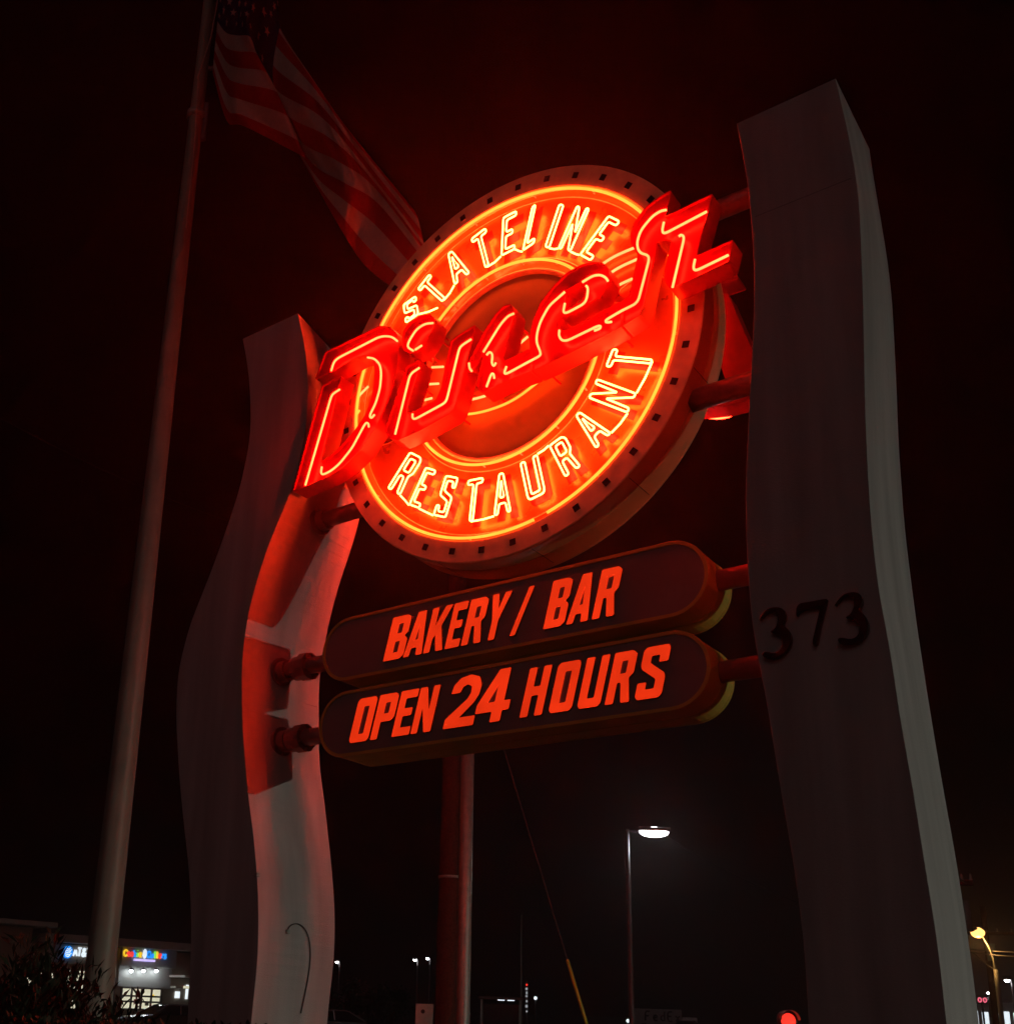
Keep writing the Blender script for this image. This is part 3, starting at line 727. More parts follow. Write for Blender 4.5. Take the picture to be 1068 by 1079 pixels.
def flag_pt(s, r):
    q = [interp(cols, grid[k], s) for k in rws]
    p = interp(rws, q, r)
    rip = .05 * math.sin(s * 26 + r * .7) * min(1, s * 6) + .028 * math.sin(s * 51 - r * 1.3) + .012 * math.sin(s * 90 + r * 2.1)
    return at(p[0], p[1], FD - .12 + p[2] * 1.2 + rip - 2.9 * s)
flag = root('flag', Matrix.Translation(Vector(flag_pt(0, 13))), 'large striped American flag blowing from the pole behind the round sign', 'flag')
f0 = flag_pt(0, 13)
def cloth_mat(name, col):
    m, nt, p = nodes_mat(name)
    p.inputs['Base Color'].default_value = (*col, 1); p.inputs['Roughness'].default_value = .85
    tr = nt.nodes.new('ShaderNodeBsdfTranslucent'); mx = nt.nodes.new('ShaderNodeMixShader'); mx.inputs['Fac'].default_value = .5
    w = nt.nodes.new('ShaderNodeTexNoise'); w.inputs['Scale'].default_value = 14; tc = nt.nodes.new('ShaderNodeTexCoord')
    nt.links.new(tc.outputs['Object'], w.inputs['Vector'])
    r = nt.nodes.new('ShaderNodeValToRGB'); nt.links.new(w.outputs['Fac'], r.inputs['Fac'])
    r.color_ramp.elements[0].color = (*[c * .8 for c in col], 1); r.color_ramp.elements[1].color = (*[min(1, c * 1.1) for c in col], 1)
    nt.links.new(r.outputs['Color'], p.inputs['Base Color']); nt.links.new(r.outputs['Color'], tr.inputs['Color'])
    out = nt.nodes['Material Output']
    nt.links.new(p.outputs[0], mx.inputs[1]); nt.links.new(tr.outputs[0], mx.inputs[2]); nt.links.new(mx.outputs[0], out.inputs['Surface'])
    return m
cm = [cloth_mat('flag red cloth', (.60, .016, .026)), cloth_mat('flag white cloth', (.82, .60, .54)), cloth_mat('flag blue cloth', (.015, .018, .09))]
NS, NR = 80, 4
bm = bmesh.new(); vv = []
rr_ = [k / NR for k in range(13 * NR + 1)]
for r in rr_: vv.append([bm.verts.new(tuple(flag_pt(i / NS, r) - f0)) for i in range(NS + 1)])
mi = []
for j in range(13 * NR):
    st = j // NR
    for i in range(NS):
        f = bm.faces.new((vv[j][i], vv[j][i + 1], vv[j + 1][i + 1], vv[j + 1][i]))
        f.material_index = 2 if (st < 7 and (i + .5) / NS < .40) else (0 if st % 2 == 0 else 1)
me = bpy.data.meshes.new('cloth'); bm.to_mesh(me); bm.free()
for m_ in cm: me.materials.append(m_)
link('cloth', me, None, flag, True)
bm = bmesh.new()
for row in range(9):
    n = 6 if row % 2 == 0 else 5
    for k in range(n):
        s = .40 * ((k + .5) / 6 if n == 6 else (k + 1) / 6); r = 7 * (row + 1) / 10
        for sg in (-1,):
            c0 = flag_pt(s, r); ds = (flag_pt(s + .01, r) - c0); dr = (flag_pt(s, r + .1) - c0)
            ds /= (np.linalg.norm(ds) + 1e-9); dr /= (np.linalg.norm(dr) + 1e-9)
            n_ = np.cross(ds, dr); n_ /= (np.linalg.norm(n_) + 1e-9)
            if n_ @ (EYE - c0) < 0: n_ = -n_
            P = []
            for q in range(10):
                R = .085 if q % 2 == 0 else .036; t = 2 * PI * q / 10 + PI / 2
                P.append(bm.verts.new(tuple(c0 + n_ * .02 + ds * R * math.cos(t) - dr * R * math.sin(t) - f0)))
            bm.faces.new(P)
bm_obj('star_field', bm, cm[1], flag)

# ================================================================ POLES, WIRES, LAMPS
def wire_between(name, a, b, r, label, sag=0., m='wire', group=None):
    a, b = np.array(a), np.array(b); o0 = (a + b) / 2
    pts = [tuple(a + (b - a) * t - np.array([0, 0, sag * 4 * t * (1 - t)]) - o0) for t in [i / 24 for i in range(25)]]
    o = tubeobj(name, M[m], None, pts, r, 6); o.location = o0
    return tag(o, label, 'cable', group)
ub = vpole(471.5, 1060, 22); utop = at(471.5, 590, 22)[2]
up_ = root('utility_pole', Matrix.Translation(Vector(ub)), 'dark brown wooden utility pole rising behind the lower sign panels', 'utility pole')
bm = bmesh.new(); N = 40; seg = 18
tube(bm, [(.004 * math.sin(i), .004 * math.cos(i * 1.7), utop * i / N) for i in range(N + 1)], .262, seg, r1=.19)
bm_obj('shaft', bm, M['wood'], up_, True)
bm = bmesh.new(); 
for zz_ in (4.1,): tube(bm, [(0, 0, zz_), (0, 0, zz_ + .05)], .248, 18)
bm_obj('band', bm, M['steel'], up_, True)
sb = vpole(487.6, 1060, 21.2); SPT = at(487, 735, 21.2)[2]
sp = root('service_pole', Matrix.Translation(Vector(sb)), 'thin pale steel pole directly beside the brown wooden utility pole', 'pole')
tubeobj('shaft', M['steel2'] if 'steel2' in M else M['steel'], sp, [(0, 0, z) for z in (0, 1, 2, 3, SPT)], .130, 20)
bm = bmesh.new(); tube(bm, [(0, 0, SPT), (0, 0, SPT + .12)], .14, 20, r1=.03); bm_obj('cap', bm, M['darksteel'], sp, True)
# guy wire
ga = np.array([ub[0] + .1, ub[1], at(485, 640, 22)[2]])
gb = at(624, 1100, 20.4); 
o0 = gb
gr = root('guy_wire', Matrix.Translation(Vector(tuple(gb))), 'thin guy wire with a yellow guard slanting down from the wooden pole', 'guy wire')
gd = ga - gb; tg = None
tubeobj('wire', M['wire'], gr, [(0, 0, 0), tuple(gd * .5), tuple(gd)], .010, 6)
best = min(((abs((lambda P: (CY - FL * ((P - EYE) @ Up) / ((P - EYE) @ Fw)))(gb + gd * t) - 1012), t) for t in [i / 400 for i in range(400)]))
tubeobj('guard', M['guard'], gr, [tuple(gd * .01), tuple(gd * best[1])], .031, 8)

def street_lamp(name, base, h, arm_dir, arm, label, lens='lampwhite', group=None, r=.08, head=(.55, .28, .09), light=None, lcol=(.85, .93, 1), tilt=0):
    base = np.array([base[0], base[1], 0.])
    rt = root(name, Matrix.Translation(Vector(tuple(base))), label, 'street lamp', group)
    ad = np.array([arm_dir[0], arm_dir[1], 0.]); ad /= np.linalg.norm(ad)
    tubeobj('post', M['darksteel'], rt, [(0, 0, h * i / 6) for i in range(7)], r, 12, r1=r * .8)
    boxobj('arm', M['darksteel'], rt, 0, 1, -.03, .03, -.03, .03, mtx=Matrix.Translation((0, 0, h - .06)) @ Matrix.Rotation(math.atan2(ad[1], ad[0]), 4, 'Z') @ Matrix.Diagonal((arm, 1, 1, 1)))
    mt = Matrix.Translation(Vector(tuple(ad * (arm + head[0] / 2))) + Vector((0, 0, h - .04))) @ Matrix.Rotation(math.atan2(ad[1], ad[0]), 4, 'Z')
    hd = boxobj('lamp_head', M['darksteel'], rt, -head[0] / 2, head[0] / 2, -head[1] / 2, head[1] / 2, 0, head[2], bev=.02, mtx=mt)
    bm = bmesh.new(); bmesh.ops.create_uvsphere(bm, u_segments=20, v_segments=12, radius=1); bmesh.ops.scale(bm, vec=(head[0] * .46, head[1] * .46, head[1] * .42), verts=bm.verts)
    bm_obj('lens', bm, M[lens], hd, True, Matrix.Translation((0, 0, -.01)))
    if light:
        ld = bpy.data.lights.new('lamp_light', 'SPOT'); ld.energy = light; ld.color = lcol; ld.spot_size = math.radians(165); ld.spot_blend = .6; ld.shadow_soft_size = .12
        lo = bpy.data.objects.new('lamp_light', ld); COL.objects.link(lo)
        lo.location = Vector(tuple(base + ad * (arm + head[0] / 2))) + Vector((0, 0, h - .12))
    return rt
# nearer lot lamp seen under the sign
LB = vpole(663.5, 1000, 30); lh = at(660, 874, 30)[2]
street_lamp('street_lamp', LB, lh, Rt, .30, 'bright white parking lot lamp on a slim post under the sign', r=.075, head=(.84, .32, .10), light=380)
# far lot lamps
for px, py, d, lab in ((354, 1013, 95, 'far white lamp right beside the left pylon foot'), (436, 1011, 95, 'far white lamp, left one of the close pair left of the wooden pole'), (449, 1009.5, 100, 'far white lamp, right one of the close pair left of the wooden pole'), (1061, 1032, 70, 'far white lamp at the right edge beside the amber lamp post')):
    b = at(px + 4, py, d)
    street_lamp('street_lamp', b, b[2], -Rt, .08, lab, lens='lampfar', group='far white lot lamps', r=.06, head=(.30, .30, .22))
# amber road lamp at the right
ab = vpole(1053.5, 1060, 52)
rt = root('street_lamp', Matrix.Translation(Vector(tuple(ab))), 'amber glowing road lamp on a curved arm right of the number pylon', 'street lamp')
h0 = at(1049, 1022, 52)[2]; hd = at(1030, 984, 52)
tubeobj('post', M['pole'], rt, [(0, 0, h0 * i / 5) for i in range(6)], .11, 12, r1=.085)
rel = hd - ab
armp = chaikin([(0, 0, h0), (rel[0] * .12, rel[1] * .12, h0 + .7), (rel[0] * .5, rel[1] * .5, rel[2] - .25), (rel[0] * .85, rel[1] * .85, rel[2] + .08), (rel[0], rel[1], rel[2] + .08)], 2)
tubeobj('arm', M['pole'], rt, armp, .05, 10)
bm = bmesh.new(); bmesh.ops.create_uvsphere(bm, u_segments=20, v_segments=12, radius=1); bmesh.ops.scale(bm, vec=(.42, .2, .11), verts=bm.verts)
hh = bm_obj('lamp_head', bm, M['darksteel'], rt, True, Matrix.Translation(tuple(rel + np.array([0, 0, .14]))))
bm = bmesh.new(); bmesh.ops.create_uvsphere(bm, u_segments=16, v_segments=10, radius=.27); bmesh.ops.scale(bm, vec=(1, 1, .8), verts=bm.verts)
bm_obj('lens', bm, M['lampamber'], hh, True, Matrix.Translation((0, 0, -.1)))
ld = bpy.data.lights.new('amber_light', 'POINT'); ld.energy = 150; ld.color = (1, .50, .15); ld.shadow_soft_size = .16
lo = bpy.data.objects.new('amber_light', ld); COL.objects.link(lo); lo.location = tuple(hd - np.array([0, 0, .45]))

# utility poles at the right
def cross_pole(px, ptop, d, label, arm_px, yarm, r=.13):
    b = vpole(px, 1060, d); h = at(px, ptop, d)[2]
    rt = root('utility_pole', Matrix.Translation(Vector(tuple(b))), label, 'utility pole')
    tubeobj('shaft', M['wood'], rt, [(0, 0, h * i / 8) for i in range(9)], r * 1.2, 12, r1=r)
    za = at(px, yarm, d)[2]; w = arm_px / FL * d
    ang_ = math.radians(-12)
    boxobj('cross_arm', M['wood'], rt, -w / 2, w / 2, -r - .1, -r, za - .07, za + .07, mtx=Matrix.Rotation(ang_, 4, 'Z'))
    bm = bmesh.new()
    for s in (-.46, -.2, .2, .46): tube(bm, [(w * s, -r - .05, za + .07), (w * s, -r - .05, za + .25)], .045, 8, r1=.02)
    bm_obj('insulator', bm, M['trim'], rt, mtx=Matrix.Rotation(ang_, 4, 'Z'))
    bm = bmesh.new(); tube(bm, [(.0, -r - .2, za - 1.3), (0, -r - .2, za - .5)], .2, 14); bm_obj('transformer', bm, M['steel'], rt, True)
    return b, h, za
bA, hA, zA = cross_pole(1018.5, 922, 34, 'brown wooden power pole hugging the right edge of the number pylon', 30, 931)
bB, hB, zB = cross_pole(1047, 955, 62, 'far power pole with cross arm behind the amber lamp', 46, 984)
W_ = []
def pw(px, py, d): return at(px, py, d)
for n, (a, b, lab) in enumerate([((1018, 1000, 60), (1110, 1004, 40), 'power line at right running just above its twin'), ((1022, 1003.5, 60), (1110, 1010, 38), 'power line at right running just below its twin'),
                                 ((1025, 1004, 58), (1048, 1022, 52), 'short drop wire reaching the amber lamp post'), ((1000, 915, 30), (1018.5, 931, 34), 'wire end meeting the cross arm by the number pylon')]):
    wire_between('power_line', pw(*a), pw(*b), .022, lab, .05, group='power lines')
wire_between('power_line', pw(-60, 408, 26), pw(262, 556, 40), .009, 'faint power line crossing behind the flagpole from the upper left', .3, group='power lines')
wire_between('power_line', pw(700, 880, 60), pw(870, 962, 45), .012, 'faint power line sloping down right of the bright lot lamp', .3, group='power lines')

# lamp that lights the signs from the right, out of frame
foot = SC + PL[1] * SIGN.x
LA = SIGN.O + (-3.0) * SIGN.x
LD = 58.
LPOS = LA + LD * SIGN.x + (-.24 - .155 * LD) * SIGN.z
LPOS = np.array([LPOS[0], LPOS[1], 0])
LH = SC[2] - 3.1 + .06 * LD
street_lamp('street_lamp', LPOS, LH, (-.8, -.3), .5, 'tall white lot lamp standing far right of the number pylon', r=.09, head=(.8, .36, .12))
ld = bpy.data.lights.new('lot_light', 'SPOT'); ld.energy = 135000; ld.color = (.96, 1.0, .86); ld.shadow_soft_size = .07
ld.spot_size = math.radians(84); ld.spot_blend = 1.0
lo = bpy.data.objects.new('lot_light', ld); COL.objects.link(lo)
lo.location = (LPOS[0] - .75, LPOS[1] - .28, LH - .16)
_h = Vector((SC[0] - LPOS[0], SC[1] - LPOS[1], 0)).normalized()
aim = _h * math.cos(math.radians(36)) + Vector((0, 0, -math.sin(math.radians(36))))
lo.rotation_euler = aim.to_track_quat('-Z', 'Y').to_euler()

# ================================================================ SHOPS AT LEFT
P1 = at(35, 1056, 62); P1[2] = 0
dshop = hor(1640)
SH = Frame(P1, dshop)
if SH.z @ (EYE - P1) < 0: SH.z = -SH.z
class Shop:
    pass
def sfr(px, py, c=0): return SH.uv(px, py, c)
br = root('shop_building', SH.M(), 'dark strip mall with lit shop signs and windows left of the pylon', 'building')
def sbox(name, m, x0, y0, x1, y1, c0, c1, parent=br, bev=0.):
    (a, t), (b, u) = sfr(x0, y0), sfr(x1, y1)
    a2, b2 = min(a, b), max(a, b)
    # level band: use mean heights
    return boxobj(name, M[m], parent, a2, b2, min(t, u), max(t, u), c0, c1, bev=bev)
def lvl(px, py): return sfr(px, py)[1]
xa = lambda px: sfr(px, 1050)[0]
zr = lvl(110, 990)                                       # parapet top
zr2 = lvl(110, 998)
top = lvl(80, 986)
boxobj('wall', M['wall'], br, xa(-120), xa(232), 0, lvl(100, 998), -14, -.02)
boxobj('parapet', M['trim'], br, xa(37), xa(191), lvl(110, 997), top, -14, .55, bev=.03)
boxobj('tower', M['wall'], br, xa(-120), xa(22), 0, lvl(10, 976), -14, .35)
boxobj('tower_cornice', M['trim'], br, xa(-120), xa(40), lvl(10, 975), lvl(10, 970), -14, 1.2, bev=.03)
boxobj('fascia', M['wall'], br, xa(37), xa(118), lvl(80, 1016), lvl(80, 996.5), 0, .35)
boxobj('fascia', M['wallgrey'], br, xa(120), xa(178), lvl(150, 1019), lvl(150, 1000), 0, .4)
boxobj('lit_wall', M['wallgrey'], br, xa(122), xa(178), lvl(150, 1041), lvl(150, 1018), -.01, .06)
# wall lamps over the shop front
for px in (134.5, 147.5, 161):
    a = sfr(px, 1023)[0]; z = lvl(px, 1022.5)
    bm = bmesh.new(); tube(bm, [(a, z + .22, .06), (a, z + .2, .3), (a, z + .10, .36)], .025, 8); tube(bm, [(a, z + .10, .36), (a, z, .36)], .06, 12, r1=.16)
    l_ = bm_obj('wall_lamp', bm, M['darksteel'], br)
    bm = bmesh.new(); bmesh.ops.create_uvsphere(bm, u_segments=12, v_segments=8, radius=.09); bm_obj('bulb', bm, M['lampfar'], l_, True, Matrix.Translation((a, z - .04, .36)))
    ld = bpy.data.lights.new('shop_light', 'POINT'); ld.energy = 7; ld.color = (.86, .97, .93); ld.shadow_soft_size = .09
    lo = bpy.data.objects.new('shop_light', ld); COL.objects.link(lo); lo.location = SH.M(a, z - .12, .5).to_translation()
# lit shop front with mullions
def front(px0, px1, py0, py1, cols_, rows_, m='win'):
    a0_, a1_ = xa(px0), xa(px1); z0, z1 = max(.12, lvl((px0 + px1) / 2, py1)), lvl((px0 + px1) / 2, py0)
    bm = bmesh.new(); t = .05
    for k in range(cols_ + 1): x = a0_ + (a1_ - a0_) * k / cols_; box(bm, x - t, x + t, z0, z1, .0, .10)
    for k in rows_: z = z0 + (z1 - z0) * k; box(bm, a0_ + t, a1_ - t, z - t, z + t, .005, .095)
    f_ = bm_obj('window_frame', bm, M['darksteel'], br)
    boxobj('pane', M[m], f_, a0_, a1_, z0, z1, .0, .02)
    return f_
f1 = front(127, 169, 1041.5, 1064, 4, (0, .36, .62, 1))
for px0, px1, py0, py1, m in ((141, 150, 1053, 1058, 'sign_red'), (153, 157, 1056, 1060, 'white'), (143, 148, 1060, 1062, 'white'), (158, 162, 1048, 1051, 'sign_yellow')):
    boxobj('poster', M[m] if m != 'sign_red' else M['letterred'], f1, xa(px0), xa(px1), lvl(px0, py1), lvl(px0, py0), .03, .045)
for px0, px1, py0, py1 in ((-60, -20, 1012, 1064), (-14, 14, 1012, 1064), (24, 60, 1016, 1064), (64, 92, 1014, 1064), (98, 119, 1022, 1064)):
    front(px0, px1, py0 + 8, py1, 3, (0, .66, 1), 'win')
# entrance right of the salon: light strip, small lit sign, bright jamb
boxobj('canopy', M['trim'], br, xa(176), xa(215), lvl(190, 1030.5), lvl(190, 1028.5), .0, 1.6)
boxobj('canopy', M['trim'], br, xa(178), xa(193), lvl(190, 1042), lvl(190, 1039.5), .0, .6)
boxobj('light_panel', M['winwhite'], br, xa(184), xa(188.5), lvl(186, 1052), lvl(186, 1045), .0, .08)
boxobj('light_panel', M['winwhite'], br, xa(195), xa(197), lvl(196, 1053), lvl(196, 1038), .0, .08)
boxobj('light_panel', M['win'], br, xa(186), xa(192), lvl(188, 1041.6), lvl(188, 1039), .61, .66)

# blue globe sign and letters
STRK = {
 'C': [[(.9, .8), (.6, 1), (.25, .9), (.05, .5), (.25, .1), (.6, 0), (.9, .2)]], 'o': [[(.5, .62), (.15, .5), (.1, .25), (.45, 0), (.8, .12), (.85, .4), (.5, .62)]],
 'k': [[(.1, 1), (.1, 0)], [(.7, .6), (.15, .28), (.75, 0)]], 'i': [[(.3, .6), (.3, 0)], [(.3, .86), (.3, .94)]],
 'e': [[(.1, .32), (.85, .36), (.7, .6), (.3, .6), (.08, .3), (.35, 0), (.8, .08)]], 'u': [[(.1, .6), (.12, .1), (.45, 0), (.75, .15), (.78, .6)], [(.78, .6), (.8, 0)]],
 't': [[(.4, .95), (.38, .1), (.65, 0)], [(.08, .62), (.75, .62)]], 'r': [[(.15, .6), (.15, 0)], [(.15, .38), (.4, .6), (.7, .55)]], 's': [[(.75, .55), (.3, .6), (.2, .4), (.7, .25), (.65, .02), (.12, .06)]],
 'F': [[(.1, 0), (.1, 1), (.8, 1)], [(.1, .52), (.65, .52)]], 'E': [[(.8, 1), (.1, 1), (.1, 0), (.8, 0)], [(.1, .52), (.65, .52)]], 'd': [[(.8, 1), (.8, 0)], [(.8, .5), (.45, .62), (.1, .35), (.4, 0), (.8, .12)]], 'x': [[(.1, .6), (.8, 0)], [(.8, .6), (.1, 0)]],
 'A': [[(.0, 0), (.48, 1), (.96, 0)], [(.2, .36), (.76, .36)]], 'T': [[(.5, 0), (.5, 1)], [(.02, 1), (.98, 1)]],
 '&': [[(.95, .0), (.3, .68), (.3, .92), (.55, 1), (.72, .86), (.6, .66), (.12, .34), (.14, .1), (.45, 0), (.75, .16), (.9, .48)]],
}
def strokes(name, ch, x, y, w, h, c, rad, m, parent):
    bm = bmesh.new()
    for ln in STRK[ch]:
        pts = [(x + w * a, y + h * b, c) for a, b in ln]
        if len(pts) > 2: pts = chaikin(pts, 1)
        tube(bm, pts, rad, 8)
    return bm_obj(name, bm, m, parent, True)
g1_ = root('globe_sign', SH.M(xa(75), 0, .40), 'lit blue globe sign with white letters AT&T on the dark fascia', 'shop sign')
ax0 = xa(75)
ga0, gz = sfr(71, 1003.5, .4); rad_ = (sfr(76, 1003, .4)[0] - sfr(66, 1003, .4)[0]) / 2 * .98
bm = bmesh.new(); ring = lathe(bm, [(rad_ * .9, .03), (rad_ * .97, .02), (rad_, -.02), (rad_, -.08)], 32); bm.faces.new(ring[0])
rady = (lvl(71, 997) - lvl(71, 1010)) / 2
gl = bm_obj('globe', bm, M['sign_blue'], g1_, False, Matrix.Translation((ga0 - ax0, gz, .09)) @ Matrix.Diagonal((1, rady / rad_, 1, 1)))
bm = bmesh.new()
for k, yy in enumerate((-.6, -.3, 0, .3, .6)):
    w = math.sqrt(1 - yy * yy) * rad_ * .82
    tube(bm, chaikin([(-w * .9, yy * rad_, .04), (0, yy * rad_ - .05, .07), (w * (.8 if k % 2 else .5), yy * rad_ + .03, .04)], 2), .022, 6)
bm_obj('globe_line', bm, M['sign_white'], gl)
hL = lvl(83, 999.7) - lvl(83, 1008.2); zL0 = lvl(83, 1008.2)
for ch, p0, p1 in (('A', 77.2, 81.4), ('T', 81.6, 85.4), ('&', 85.8, 90.6), ('T', 91, 95)):
    x0, x1 = sfr(p0, 1003, .4)[0] - ax0, sfr(p1, 1003, .4)[0] - ax0
    strokes('sign_letter', ch, x0, zL0, (x1 - x0) * .95, hL, .05, .052, M['sign_white'], g1_)
# coloured salon sign
c1_ = root('salon_sign', SH.M(xa(152), 0, .45), 'lit multicoloured Cookie Cutters sign above a bright shop front', 'shop sign')
bx0 = xa(152)
cc = ['sign_yellow', 'sign_red', 'sign_red', 'sign_blue', 'sign_green', 'sign_yellow', 'sign_blue', 'sign_blue', 'sign_green', 'sign_yellow', 'sign_red', 'sign_blue', 'sign_blue']
lets = 'Cookie' + 'Cutters'
pxs = [129.5, 133.6, 137, 140.2, 143.8, 145.8] + [154.2, 158.2, 161.6, 164, 166.8, 169.8, 172.4]
pw_ = [4.4, 3.3, 3.3, 3.4, 2, 3.4, 4.4, 3.4, 2.8, 2.8, 3.2, 2.8, 3]
for ch, p, w, m in zip(lets, pxs, pw_, cc):
    x0, x1 = sfr(p, 1006, .45)[0] - bx0, sfr(p + w, 1006, .45)[0] - bx0
    y0 = lvl(151, 1009.3); hh_ = (lvl(151, 1002.8) - y0)
    strokes('sign_letter', ch, x0, y0, (x1 - x0), hh_ * (1.0 if ch in 'CkT' else 1.12), .05, .055, M[m], c1_)
bm = bmesh.new(); bmesh.ops.create_uvsphere(bm, u_segments=14, v_segments=10, radius=1); bmesh.ops.scale(bm, vec=(.13, .27, .06), verts=bm.verts)
bm_obj('oval_badge', bm, M['sign_white'], c1_, True, Matrix.Translation((sfr(152, 1006, .45)[0] - bx0, lvl(152, 1005.8), .05)))
x0, x1 = sfr(140.5, 1012, .45)[0] - bx0, sfr(163, 1012, .45)[0] - bx0
boxobj('light_strip', M['sign_violet'], c1_, x0, x1, lvl(152, 1013.6), lvl(152, 1011.4), .0, .08, bev=.02)

# ================================================================ PLANTS
def leaf(bm, p, d, L, w, up=Vector((0, 0, 1))):
    d = d.normalized(); s = d.cross(up)
    if s.length < .1: s = d.cross(Vector((1, 0, 0)))
    s = s.normalized() * w; m_ = p + d * L * .45 + Vector((0, 0, .04 * L)); e = p + d * L - Vector((0, 0, .12 * L))
    vs = [bm.verts.new(q) for q in (p, m_ - s, e, m_ + s)]; bm.faces.new(vs)
def bush(px, d, h, w, n, label, group, L=.22, ww=.022, fr_=True):
    b = at(px, 1060, d); b[2] = 0
    rt = root('bush', Matrix.Translation(Vector(tuple(b))), label, 'bush', group)
    bs = bmesh.new(); bl = bmesh.new()
    for k in range(16):
        a = 2 * PI * rnd(); t = .15 + .7 * rnd(); hh_ = h * (.6 + .4 * rnd())
        tip = Vector((math.cos(a) * w * t, math.sin(a) * w * t, hh_))
        pts = [Vector((0, 0, 0)).lerp(tip, q / 5) + Vector((rnd() - .5, rnd() - .5, 0)) * .06 * q / 5 for q in range(6)]
        tube(bs, pts, .018, 5, r1=.005)
        for q in range(n // 16):
            f = .2 + .8 * rnd(); base = Vector((0, 0, 0)).lerp(tip, f) + Vector((rnd() - .5, rnd() - .5, rnd() - .5)) * .35
            base.z = max(.05, base.z)
            dr_ = Vector((rnd() - .5, rnd() - .5, rnd() * .9 - .1)) + tip.normalized() * .35
            leaf(bl, base, dr_, L * (.6 + .8 * rnd()), ww * (.7 + .7 * rnd()), Vector((rnd() - .5, rnd() - .5, 1)).normalized())
    bm_obj('stem', bs, M['wood'], rt); bm_obj('foliage', bl, M['leaf'], rt)
    return rt
bush(-8, 10.5, 2.0, .95, 6500, 'dark leafy bush at the left edge in front of the shops', 'bushes before the shops', .17, .018)
bush(34, 11.5, 1.80, .85, 5000, 'dark bush left of the flagpole under the blue globe sign', 'bushes before the shops', .15, .016)
bush(68, 10.0, 1.60, .75, 4500, 'tangled dark bush just left of the flagpole foot', 'bushes before the shops', .14, .015)
bush(124, 11.0, 1.42, .6, 3200, 'low dark bush right of the flagpole foot below the salon windows', 'bushes before the shops', .12, .013)
# low hedge close to the camera
hb = at(130, 1074, 6.3)
hr = root('hedge', Matrix.Translation(Vector((hb[0], hb[1], 0))), 'low clipped dark hedge along the bottom edge at the left', 'hedge')
bm = bmesh.new(); hz_ = at(130, 1077, 6.3)[2]
box(bm, -2.2, .75, -.3, .3, 0, hz_ - .05, .08); bm_obj('core', bm, M['leaf'], hr)
bm = bmesh.new()
for k in range(3000):
    p = Vector((-2.25 + 3.05 * rnd(), (rnd() - .5) * .66, hz_ - .12 + .11 * rnd() if rnd() < .6 else hz_ * rnd()))
    leaf(bm, p, Vector((rnd() - .5, rnd() - .5, rnd() - .2)), .05, .014)
bm_obj('foliage', bm, M['leaf'], hr)

def tree(px, d, h, cw, label, n=1500):
    b = at(px, 1060, d); b[2] = 0
    rt = root('tree', Matrix.Translation(Vector(tuple(b))), label, 'tree', 'dim trees behind the parked car')
    bs = bmesh.new(); tube(bs, [(0, 0, 0), (.1, .05, h * .25), (0, .1, h * .5), (.05, 0, h * .8)], .18, 10, r1=.06)
    cl = []
    for k in range(9):
        a = 2 * PI * k / 9 + rnd(); t = Vector((math.cos(a) * cw * (.4 + .5 * rnd()), math.sin(a) * cw * (.4 + .5 * rnd()), h * (.5 + .45 * rnd())))
        tube(bs, [(0, .05, h * .35), (t.x * .5, t.y * .5, h * .35 + (t.z - h * .35) * .6), tuple(t)], .07, 6, r1=.015); cl.append(t)
    bm_obj('trunk', bs, M['wood'], rt)
    bl = bmesh.new()
    for k in range(n):
        c = random.choice(cl); r = cw * .42
        p = c + Vector((random.gauss(0, r * .5), random.gauss(0, r * .5), random.gauss(0, r * .4)))
        leaf(bl, p, Vector((rnd() - .5, rnd() - .5, rnd() - .6)), .3, .08)
    bm_obj('crown', bl, M['leaf'], rt)
tree(364, 70, 2.9, 1.3, 'small dim tree just right of the left pylon foot')
tree(388, 76, 3.2, 1.5, 'middle dim tree above the parked car')
tree(411, 72, 2.7, 1.2, 'small dim tree left of the beige box')

